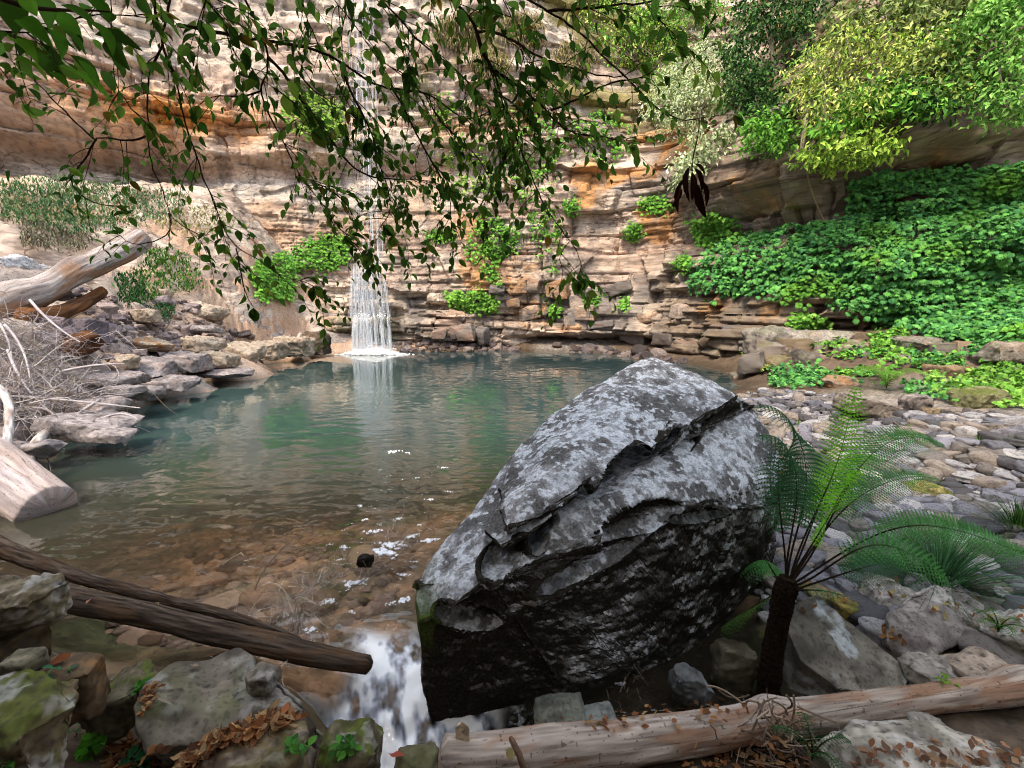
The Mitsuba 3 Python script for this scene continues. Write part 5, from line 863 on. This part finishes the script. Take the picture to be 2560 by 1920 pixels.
TR('tree', 'bright green tree filling the top right corner', 'tree', (1000,115), [(985,46,42,40),(1012,85,32,38),(1015,25,35,35)], 4200, .18, [(.16, .34, .07), (.22, .42, .10), (.10, .24, .05)], 145, 1.3)
TR('shrub', 'pale silvery green shrub hanging down the cliff right of the leafy branches', 'shrub', (702,110), [(705,78,42,30),(690,112,44,28),(716,150,34,26),(738,62,22,14),(668,95,22,24),(735,185,26,8),(695,170,26,18)], 11000, .17, PALE, 146, 1.0, wide=.55, trunk=.07, clump=.34, wood_c=(.34, .30, .22), limbs=26)
TR('tree', 'mixed green foliage in the upper background beyond the hanging twigs', 'tree', (640,60), [(640,45,40,24),(610,20,40,18),(680,75,26,18)], 3200, .2, GREEN + YGREEN, 152, .7)
TR('tree', 'small dark tree between the pale shrub and the yellow green tree', 'tree', (775,110), [(775,110,20,16),(760,88,16,16)], 1600, .18, DARK, 153, .6, trunk=.05)
TR('shrub', 'low spray of bright yellow green leaves under the yellow green tree', 'shrub', (845,158), [(850,152,34,9),(820,158,22,8),(870,146,24,8)], 1100, .22, [(.26, .42, .06), (.34, .48, .09), (.18, .32, .05)], 147, 1.2, trunk=.04, clump=.3)
TR('shrub', 'leafy green shrub left of the low bright spray', 'shrub', (770,140), [(765,132,26,14),(780,142,14,8)], 1000, .2, GREEN, 148, 1.0, trunk=.04)
TR('shrub', 'green shrub on the lip of the dark overhanging rock', 'shrub', (905,112), [(905,96,34,14),(925,108,22,8)], 1400, .2, DARK + GREEN, 149, .9, trunk=.05)
TR('shrub', 'olive shrub between the yellow green tree and the corner tree', 'shrub', (932,72), [(932,60,32,26),(945,90,24,14)], 2000, .2, OLIVE + YGREEN[:2], 150, 1.0, trunk=.07)
TR('shrub', 'fresh green shrub below the yellow green tree over the rock ledge', 'shrub', (872,122), [(870,108,30,14),(845,125,22,10)], 1400, .2, GREEN + YGREEN[:1], 151, 1.2, trunk=.05)
for i, (x, y, rx, ry, lab) in enumerate([(458,30,22,16,'straw coloured grass hanging from the cliff top right of the fall'), (520,28,24,18,'straw coloured grass hanging above the centre of the cliff'), (575,55,22,18,'straw coloured grass hanging left of the mid green tree'), (490,62,20,12,'dry grass on the cliff under the first hanging grass'), (640,50,20,16,'mossy yellow green grass beside the mid green tree')]):
    an = np.linspace(0, 6.28, 9)[:-1]; creeper('hanging_grass', lab, 'grass', [(x + rx * math.cos(a), y + ry * math.sin(a)) for a in an], 900, .42, STRAW if i < 4 else YGREEN, 160 + i, .2, kind='far', hang=1.2, wide=.10)
for i, q in enumerate([[(802,150), (806,120), (812,95)], [(812,148), (822,118), (832,88)], [(842,140), (846,110), (850,80)], [(806,165), (815,200), (826,224)], [(905,118), (890,124), (872,140)]]):
    k = key('liana'); P = []
    for x, y in q: h, n_, _ = hit([x], [y]); P.append(h[0] + unit(EYE - h[0]) * (1.5 if i < 3 else .3))
    c = spline(P, .1); v, f = tube(c, .07 if i < 3 else .03, 6); scene[k] = mikit.ply((v, f), 'plain_material', smooth=True, color=lerp([.16, .13, .08], [.33, .28, .18], NZ(v * 4, i)))
    labels[k] = {'label': ['left bare pole stem below the yellow green tree', 'leaning bare stem just right of the left pole stem', 'thin pale stem under the middle of the yellow green tree', 'thin pale vine dangling over the mossy rock to the green curtain', 'thin stem reaching left from the lip of the dark overhang'][i], 'category': 'vine'}

# ------------------------------------------------------------------ cobbles
r = np.random.default_rng(170)
def pebble_shape(seed):
    q = np.random.default_rng(seed); m = trimesh.creation.icosphere(subdivisions=2, radius=1); v = np.array(m.vertices); v = np.sign(v) * np.abs(v) ** q.uniform(.32, .85); v = v * (1 + .7 * (fbm(v * .9 + seed * 5, 2, seed) - .5))[:, None] * [1, q.uniform(.5, .95), q.uniform(.25, .6)]; return v, np.array(m.faces)
SHP = [pebble_shape(s) for s in range(8)]
PCOL = np.array([(.14, .142, .17), (.22, .22, .26), (.30, .295, .315), (.17, .155, .15), (.26, .225, .2), (.09, .09, .10), (.38, .37, .38), (.19, .185, .215)])
VAR = []
for i in range(24):
    v, f = SHP[i % 8]; c = PCOL[(i * 5 + i // 8) % 8] * .84; VAR.append((v, f, np.clip(c * (.72 + .55 * fbm(v * 2.5 + i, 3, i))[:, None], .02, .7)))
POLY = [(745,393),(800,392),(850,400),(905,415),(960,412),(1034,418),(1034,660),(990,668),(915,600),(885,640),(830,590),(800,600),(770,620),(760,590),(775,520),(792,470),(770,430),(735,398)]
q = inpoly(POLY, 11000, r); P, NN, ok = hit(q[:, 0], q[:, 1]); P, NN, q = P[ok], NN[ok], q[ok]
sz = np.exp(r.normal(math.log(.044), .68, len(P))) * (.75 + .05 * P[:, 1]); sz = np.clip(sz, .02, .17); sz[P[:, 2] < .02] *= .8
keep = P[:, 2] > -.10; P, NN, sz = P[keep], NN[keep], sz[keep]
order = np.argsort(-sz); taken = []; tr_ = []; kd = None
acc = np.zeros((0, 2)); accs = np.zeros(0); sel = []
cell = {}
for i in order:           # no stone sits inside another
    x, y, s_ = P[i, 0], P[i, 1], sz[i]; ok_ = True; cx, cy = int(x / .35), int(y / .35)
    for a in (-1, 0, 1):
        for b in (-1, 0, 1):
            for (x2, y2, s2) in cell.get((cx + a, cy + b), ()):
                if (x - x2) ** 2 + (y - y2) ** 2 < (.50 * (s_ + s2)) ** 2: ok_ = False
    if ok_: cell.setdefault((cx, cy), []).append((x, y, s_)); sel.append(i)
P, NN, sz = P[sel], NN[sel], sz[sel]; shown = np.argsort(-sz / P[:, 1])
CNAME = ['slate grey', 'mid grey', 'light grey', 'brown grey', 'tan', 'charcoal', 'pale', 'purple grey']
MARKS = [('the tree fern', onz(785, 640, 0)), ('the long green mossy stone', onz(917, 493, 0)), ('the white rounded stone', onz(864, 478, 0)), ('the grass tussock', onz(930, 575, 0)), ('the right edge tussock', onz(1016, 540, 0)), ('the long tilted slab', at(866, 407, 8.6)), ('the brown boulder', at(837, 384, 11.6)), ('the low mossy boulder', at(978, 399, 8.9)), ('the flat blue grey stone', at(990, 445, 6.8)), ('the big boulder', onz(760, 500, 0)), ('the long thin stick', onz(960, 478, 0))]
SPOT = {}
def cobble_label(p, s_, j):
    d = [np.hypot(*(p[:2] - m[1][:2])) for m in MARKS]; m = MARKS[int(np.argmin(d))]; v = p[:2] - m[1][:2]
    side = ('left of' if v[0] < 0 else 'right of') if abs(v[0]) > abs(v[1]) else ('behind' if v[1] > 0 else 'in front of')
    return '%s %s cobble %s %s %s' % ('large' if s_ > .12 else 'middling' if s_ > .085 else 'small', CNAME[(j * 5 + j // 8) % 8], 'just' if min(d) < .7 else 'some way' if min(d) < 1.6 else 'far', side, m[0])

rest = MB(); base_ply = [mikit.ply((v, f), 'rock_material', smooth=True, color=c) for v, f, c in VAR]
for rank, i in enumerate(shown):
    v, f, c = VAR[r.integers(0, 24)]; vi = [id(x[0]) for x in VAR]; M = trimesh.transformations.euler_matrix(r.normal(0, .16), r.normal(0, .16), r.uniform(0, 6.28)); s_ = sz[i]; M[:3, :3] *= s_; M[:3, 3] = P[i] + [0, 0, s_ * .18]
    j = r.integers(0, 24)
    if rank < 300:
        k = key('cobble'); SPOT[k] = P[i, 0] / P[i, 1]; scene[k] = {**base_ply[j], 'to_world': T(M.tolist())}; labels[k] = {'label': cobble_label(P[i], s_, j), 'category': 'cobble', 'group': 'cobbles on the gravel bar'}
    else:
        v, f, c = VAR[j]; rest.add(v @ M[:3, :3].T + M[:3, 3], f, c)
rest.obj('gravel', 'rock_material', smooth=True, kind='stuff', label='smaller stones filling the gravel bar', category='gravel')
scr = MB()
for poly, n, s0, tint in [([(100,310),(190,300),(250,335),(255,350),(190,372),(120,380),(95,345)], 420, .075, np.array([1.25, 1.05, .95])), ([(380,346),(455,338),(520,346),(520,352),(400,352)], 260, .10, np.array([.75, .62, .55])), ([(20,300),(110,285),(130,340),(40,350)], 160, .07, np.array([1.1, .95, .95])), ([(545,345),(600,350),(660,356),(690,364),(620,362)], 160, .11, np.array([.7, .6, .55]))]:
    q = inpoly(poly, n, r); p, _, ok = hit(q[:, 0], q[:, 1])
    for o in p[ok]:
        v, f, c = VAR[r.integers(0, 24)]; s_ = s0 * math.exp(r.normal(0, .5)); M = trimesh.transformations.euler_matrix(r.normal(0, .3), r.normal(0, .3), r.uniform(0, 6.28)); scr.add((np.sign(v) * np.abs(v) ** .6) @ M[:3, :3].T * s_ + o + [0, 0, s_ * .2], f, np.clip(c * tint * 1.1, .02, .7))
scr.obj('scree', 'rock_material', smooth=False, kind='stuff', label='loose broken stones on the left bank and at the cliff foot', category='scree')
sb = MB(); q = inpoly([(120,520),(330,480),(430,530),(400,600),(300,660),(120,640),(60,600)], 420, r); p, _, ok = hit(q[:, 0], q[:, 1])
for o in p[ok]:
    v, f, c = VAR[r.integers(0, 24)]; s_ = .055 * math.exp(r.normal(0, .5)); M = trimesh.transformations.euler_matrix(0, 0, r.uniform(0, 6.28)); sb.add(v @ M[:3, :3].T * s_ + o, f, np.clip(c * [1.0, .68, .45], .02, .6))
sb.obj('sunken_stones', 'plain_material', smooth=True, kind='stuff', label='brown stones on the shallow bed of the pool', category='stones')

for i, (x, y, D, lab) in enumerate([(800, 408, 8.6, 'tiny grass clump on the gravel left of the long tilted slab'), (905, 432, 7.3, 'tiny grass clump in the middle of the gravel bar'), (975, 466, 6.3, 'tiny grass clump behind the long thin stick'), (845, 520, 5.0, 'little grass clump on the gravel behind the tree fern'), (962, 520, 4.8, 'little grass clump on the gravel left of the right edge tussock'), (1005, 470, 6.1, 'small grass clump near the right edge of the gravel bar'), (930, 415, 8.2, 'low grass clump beside the grey block on the gravel bar')]):
    tuft('grass_clump', lab, 'grass', x, y, D, 46, .16 + .012 * D, 1.3, [(.07, .17, .04), (.12, .25, .06), (.2, .26, .09)], 700 + i, wd_=.006)
for i, q_ in enumerate([[(820, 432), (862, 440)], [(880, 418), (905, 436)], [(960, 436), (985, 428)], [(790, 470), (812, 455)], [(925, 520), (975, 545)], [(870, 552), (905, 540)]]):
    P_ = [hit([x], [y])[0][0] + [0, 0, .07] for x, y in q_]; log_obj('twig', [P_[0], (P_[0] + P_[1]) / 2 + [0, 0, .03], P_[1]], [.010, .009, .005], ['twig on the back left of the gravel bar', 'twig in front of the long tilted slab', 'twig below the low mossy boulder', 'twig on the gravel beside the big boulder', 'twig on the gravel left of the grass tussock', 'twig on the gravel behind the tree fern'][i], 'twig', [.12, .10, .085], [.28, .24, .21], sides=8, step=.04, seed=720 + i)

# ------------------------------------------------------------------ dead leaves, twigs, small plants, foam
LIT = [(.30, .13, .055), (.40, .20, .09), (.22, .10, .05), (.36, .25, .14), (.15, .075, .045), (.46, .30, .16)]
def litter(poly, n, size, seed, pal=LIT, lift=.008):
    r = np.random.default_rng(seed); q = inpoly(poly, n, r); p, nr, ok = hit2(q[:, 0], q[:, 1]); ok &= nr[:, 2] > .25; p, nr = p[ok], nr[ok]; n = len(p)
    a = unit(np.cross(nr, r.normal(size=(n, 3)))); return leaf_arrays('litter', p + nr * lift * r.uniform(.3, 2.2, (n, 1)), a + nr * r.uniform(-.1, .45, (n, 1)), nr + r.normal(0, .35, (n, 3)), size * r.uniform(.55, 1.2, n), size * r.uniform(.35, .75, n)), pick(r, pal, n, .25), p
sets = [(litter([(128,742),(150,752),(205,742),(258,724),(282,700),(272,712),(308,716),(290,728),(232,742),(195,768),(110,772),(105,755)], 460, .050, 180), 'curled dead leaf in the litter at bottom left', 'dead leaves at bottom left', 190),
        (litter([(140,700),(158,680),(160,690),(142,715)], 40, .035, 181), 'dead leaf caught beside the big grey slab at bottom left', 'dead leaves beside the grey slab', 20),
        (litter([(690,742),(780,735),(830,752),(800,772),(680,772)], 130, .045, 182), 'dead leaf on the ground under the pale log', 'dead leaves under the pale log', 50),
        (litter([(840,768),(860,748),(920,742),(1020,748),(1020,768)], 60, .045, 183, [(.34, .17, .10), (.26, .14, .09), (.17, .10, .07), (.42, .28, .18)]), 'dead leaf on the broad pale rock at bottom right', 'dead leaves on the bottom right rock', 40),
        (litter([(560,722),(700,700),(760,700),(720,722),(600,732)], 60, .04, 184), 'dead leaf in the shadow behind the pale log', 'dead leaves behind the pale log', 24),
        (litter([(860,610),(905,640),(885,640),(868,622)], 40, .045, 185), 'dead leaf between the tilted slab and the big rounded rock', 'dead leaves between the right hand rocks', 20)]
def leaf_label(lab, c, p, pts):
    tone = 'dark brown' if c.sum() < .30 else 'pale tan' if c.sum() > .75 else 'rusty orange' if c[0] > 2.0 * c[1] else 'light brown'
    third = int(3 * (pts[:, 0] < p[0]).mean() - 1e-6); row = (pts[:, 1] < p[1]).mean() > .5
    return '%s %s, %s %s' % (tone, lab, ['left', 'middle', 'right'][third], 'back' if row else 'front')
rest = MB(); lv, lf = TPL['litter']
for (V1, c1, p1), lab, grp, m in sets:
    for i in range(len(V1)):
        if i < m:
            k = obj('fallen_leaf', (V1[i], lf), 'leaf_material', smooth=True, color=np.tile(c1[i], (len(lv), 1))); SPOT[k] = p1[i, 0] / p1[i, 1]; labels[k] = {'label': leaf_label(lab, c1[i], p1[i], p1), 'category': 'leaf', 'group': grp}
        else: rest.add(V1[i], lf, c1[i])
V2, c2, p2 = litter([(745,395),(850,402),(1030,420),(1030,650),(910,600),(800,610),(780,470)], 420, .05, 186, [(.42, .20, .09), (.48, .34, .16), (.30, .15, .07), (.5, .42, .2), (.16, .10, .06)])
for i in range(len(V2)): rest.add(V2[i] , lf, c2[i])
rest.obj('leaf_litter', 'leaf_material', smooth=True, kind='stuff', label='brown leaf litter on the near banks', category='leaves')
for i, (x, y, lab, c, s_) in enumerate([(243,722,'large pale tan dead leaf standing in the litter at bottom left', (.52, .36, .16), .085), (278,722,'reddish lobed dead leaf at the right end of the litter', (.44, .17, .08), .075), (232,736,'yellow dead leaf lying in the litter at bottom left', (.50, .44, .16), .06), (92,600,'pink dead leaf in the crack of the dark split log', (.46, .22, .16), .05), (160,603,'small yellow leaf standing on the dark split log', (.5, .40, .16), .045), (52,666,'red brown dead leaf on the square brown block', (.33, .12, .06), .07), (171,706,'narrow grey dead leaf on the face of the big grey slab', (.42, .37, .30), .07), (199,669,'pale dead leaf on top of the big grey slab', (.40, .31, .25), .045), (404,758,'red dead leaves on the grey rock by the white outflow', (.42, .12, .08), .06), (512,758,'pale yellow leaf tip standing against the pale log', (.50, .44, .20), .07), (492,722,'pale leaf leaning on the greenish stone behind the log', (.35, .36, .30), .06)]):
    p, nr, ok = hit2(np.array([x]), np.array([y])); r2 = np.random.default_rng(600 + i); a = unit(np.cross(nr[0], r2.normal(size=3))); a = a + nr[0] * (1.2 if 'standing' in lab else .15)
    V1 = leaf_arrays('litter', p + nr * .012, a[None], (nr[0] + r2.normal(0, .3, 3))[None] if 'standing' not in lab else np.array([[.2, -1, .3]]), s_, np.array([s_ * (.62 if 'narrow' not in lab else .3)]))[0]
    obj('fallen_leaf', (V1, lf), 'leaf_material', smooth=True, color=np.tile(c, (len(lv), 1)), label=lab, category='leaf')
def twigs(mb, c, n, L, rad, ext, r, pal, bias=(0, 0, 0), curl=.25):
    for k in range(n):
        o = c + r.normal(size=3) * ext; d = unit(r.normal(size=3) + np.array(bias)) * L * r.uniform(.5, 1.2); b = r.normal(size=3) * L * curl; t = np.linspace(0, 1, 5)[:, None]; p = o + d * t + b * t * (1 - t) * 2
        v, f = tube(p, np.linspace(rad, rad * .4, 5) * r.uniform(.6, 1.4), 4, False); mb.add(v, f, pick(r, pal, 1, .2)[0])
bp = thing('brush_pile', 'tangled heap of grey purple dead twigs on the left bank', 'brush pile'); r = np.random.default_rng(190); mb = MB(); GP = [(.28, .255, .275), (.40, .37, .39), (.20, .18, .185), (.50, .47, .48), (.26, .21, .17)]
for x, y, D, n, e in [(18,358,8.6,360,(.5,.4,.28)), (8,395,7.6,360,(.5,.4,.25)), (38,388,8.0,260,(.38,.4,.22)), (62,402,7.9,90,(.25,.3,.14)), (10,340,9.0,200,(.5,.4,.25)), (40,415,7.2,160,(.5,.3,.16))]: twigs(mb, at(x, y, D), n, .68, .0065, np.array(e), r, GP, (.5, -.1, -.25))
mb.obj('twigs', 'plain_material', bp, smooth=True, kind='stuff')
for q in [[(-10,396),(40,398),(85,402),(140,408)], [(30,300),(55,325),(80,342)], [(8,350),(25,385),(48,410)], [(100,400),(60,428),(35,455)], [(60,372),(90,366),(125,364)], [(-5,420),(30,408),(62,425)], [(5,325),(20,345),(30,380)], [(90,425),(118,414),(138,420)], [(-8,315),(8,340),(12,365)]]:
    P = [at(x, y, 7.3 + (430 - y) * .012 - .35) for x, y in q]; c = spline(P, .06); v, f = tube(c, np.linspace(.026, .010, len(c)), 7); mb = MB(); mb.add(v, f, lerp([.26, .24, .26], [.52, .49, .52], NZ(v * 6, 4))); mb.obj('branch', 'plain_material', bp, smooth=True)
tg = thing('twig_tangle', 'thin pale bare twigs sticking out of the shallow water behind the split log', 'twigs'); mb = MB(); r = np.random.default_rng(191)
for x, y, n, L in [(300,612,46,.26), (285,628,30,.22), (318,590,36,.30), (270,600,20,.26), (352,575,16,.34), (395,545,16,.3), (300,650,14,.12), (235,560,6,.2)]: twigs(mb, onz(x, y, .05), n, L, .0022, np.array([.10, .16, .03]), r, [(.42, .38, .34), (.30, .26, .23), (.55, .52, .48)], (.25, .1, .25), .3)
for q in [[(318,618),(350,590),(385,565),(425,530)], [(296,640),(298,610),(290,590)], [(255,590),(272,560),(295,538)], [(428,506),(432,525),(442,552)]]:
    c = spline([onz(x, y, .05 + .05 * i) for i, (x, y) in enumerate(q)], .03); v, f = tube(c, np.linspace(.006, .002, len(c)), 5); mb.add(v, f, [.10, .075, .06])
mb.obj('twigs', 'plain_material', tg, smooth=True, kind='stuff')
dp = thing('driftwood_twigs', 'heap of small dry sticks in the shadow behind the middle of the pale log', 'sticks'); mb = MB(); twigs(mb, at(650, 708, 2.5), 40, .22, .005, np.array([.13, .08, .03]), r, [(.22, .17, .14), (.33, .27, .23), (.14, .10, .08)], (0, 0, .2)); twigs(mb, at(780, 742, 2.0), 60, .2, .004, np.array([.10, .06, .04]), r, [(.16, .12, .10), (.30, .24, .2)], (.2, 0, -.3)); mb.obj('sticks', 'plain_material', dp, smooth=True, kind='stuff')
def herb(label, px, py, D, n, L, size, pal, seed, wide=.55):
    r = np.random.default_rng(seed); k = thing('seedling', label, 'plant'); c = at(px, py, D); p, nr, ok = hit2(np.array([float(px)]), np.array([float(py)])); c = p[0]; st, lf_ = MB(), MB()
    for j in range(n):
        d = unit(r.normal(size=3) * [.7, .5, .3] + [0, -.1, .9]) * L * r.uniform(.6, 1.2); cc = spline([c + r.normal(0, .02, 3) * [1, 1, 0], c + d * .6, c + d + [0, 0, -.02]], .015); v, f = tube(cc, .0022, 5); st.add(v, f, [.10, .17, .06]); m = len(cc)
        for i in range(2, m, 2):
            for s_ in (-1, 1):
                ax = unit(unit(np.cross(d, [0, 0, 1.0]) + [.01, 0, 0]) * s_ + d / L * .4 + r.normal(0, .3, 3)); V1 = leaf_arrays('near', cc[i][None], ax[None], (np.array([0, -.3, 1]) + r.normal(0, .3, 3))[None], size * r.uniform(.6, 1.2), np.array([size * wide]))[0]; lf_.add(V1, TPL['near'][1], pick(r, pal, 1, .2)[0])
    st.obj('stem', 'plain_material', k, smooth=True); lf_.obj('foliage', 'leaf_material', k, smooth=True, kind='stuff')
HP = [(.05, .16, .04), (.08, .24, .05), (.11, .30, .05)]
herb('pale green seedling with small leaves before the square brown block', 82, 735, 1.7, 3, .12, .03, [(.14, .22, .12), (.10, .17, .09)], 195)
herb('bright green leafy plant at the bottom edge left of the litter', 92, 758, 1.6, 7, .09, .05, [(.10, .34, .03), (.14, .42, .05)], 196, .6)
herb('blue green broad leaved plant at the bottom edge under the litter', 135, 766, 1.55, 4, .06, .055, [(.05, .20, .09), (.07, .26, .10)], 197, .65)
herb('three leaved plant on the brown rock at the bottom edge', 300, 750, 1.6, 4, .08, .045, HP, 198, .6)
herb('green plant on the mossy rock at the bottom edge', 345, 757, 1.6, 6, .09, .045, HP, 199, .5)
herb('small green leaves in the gap beside the big grey slab', 138, 692, 1.9, 4, .05, .04, HP, 200, .6)
herb('thin green leaves on top of the square brown block', 62, 668, 1.85, 2, .07, .05, [(.07, .22, .12)], 201, .35)
herb('single yellow green seedling behind the pale log on the right', 938, 682, 2.5, 2, .07, .035, [(.20, .42, .05)], 202, .5)
herb('green leaves against the big brown mossy rock in the bottom left corner', 6, 766, 1.4, 4, .05, .04, HP, 203, .6)
fo = MB(); r = np.random.default_rng(210)
BUB = trimesh.creation.icosphere(subdivisions=1); BV, BF = np.array(BUB.vertices) * [1, 1, .55], np.array(BUB.faces)
def foam(x, y, w, n):      # a raft of bubbles
    c = onz(x, y, 0); c[2] = float(water_level(c[0], c[1])) + .004; R_ = w * ppx(c[1]) * .5; an0 = r.uniform(-.5, .5)
    for k in range(max(2, int(w * 1.7))):
        q = r.normal(size=2) * [.55, .22]; q = np.array([q[0] * math.cos(an0) - q[1] * math.sin(an0), q[0] * math.sin(an0) + q[1] * math.cos(an0)]) * R_
        fo.add(BV * R_ * r.uniform(.06, .22) + c + [q[0], q[1] * 1.3, 0], BF, np.array([.70, .73, .79]) * r.uniform(.8, 1.1))
for x, y, w in [(372,532,15),(392,545,22),(384,553,26),(406,546,10),(412,536,14),(428,541,16),(436,540,10),(345,548,12),(356,583,22),(330,602,16),(403,601,18),(390,604,10),(352,612,10),(310,630,16),(288,665,10),(365,520,10),(398,519,9),(380,525,7),(420,525,8),(330,545,7),(360,506,9),(395,452,14),(408,453,8),(380,470,5),(418,478,6),(443,468,9),(450,492,8),(403,480,5),(432,500,10),(416,562,8),(350,590,8),(405,575,12),(340,560,9)]: foam(x, y, w, 14)
for k in range(110):  # white flecks modelled to stand for glints on the water
    x, y = r.normal(392, 30), r.uniform(470, 640); x = min(x, 490 - .12 * (y - 470) - 40); foam(x, y, r.uniform(1.5, 4.5), 8)
fo.obj('foam', 'white_water', smooth=True, kind='stuff', label='small rafts of white foam floating before the boulder', category='foam')

# look-alikes are told apart by their order from the left
twins = {}
for k in SPOT: twins.setdefault(labels[k]['label'], []).append(k)
for lab, ks in twins.items():
    if 1 < len(ks) < 30:
        for i, k in enumerate(sorted(ks, key=SPOT.get)): labels[k]['label'] = lab + ', ' + ['first', 'second', 'third', 'fourth', 'fifth', 'sixth', 'seventh', 'eighth', 'ninth', 'tenth', 'eleventh', 'twelfth', 'thirteenth', 'fourteenth', 'fifteenth', 'sixteenth', 'seventeenth', 'eighteenth', 'nineteenth', 'twentieth', 'twenty-first', 'twenty-second', 'twenty-third', 'twenty-fourth', 'twenty-fifth', 'twenty-sixth', 'twenty-seventh', 'twenty-eighth', 'twenty-ninth'][i] + ' from left'
for k in SPOT: 
    w_ = labels[k]['label'].split()
    if len(w_) > 16: labels[k]['label'] = ' '.join(w_[:16])
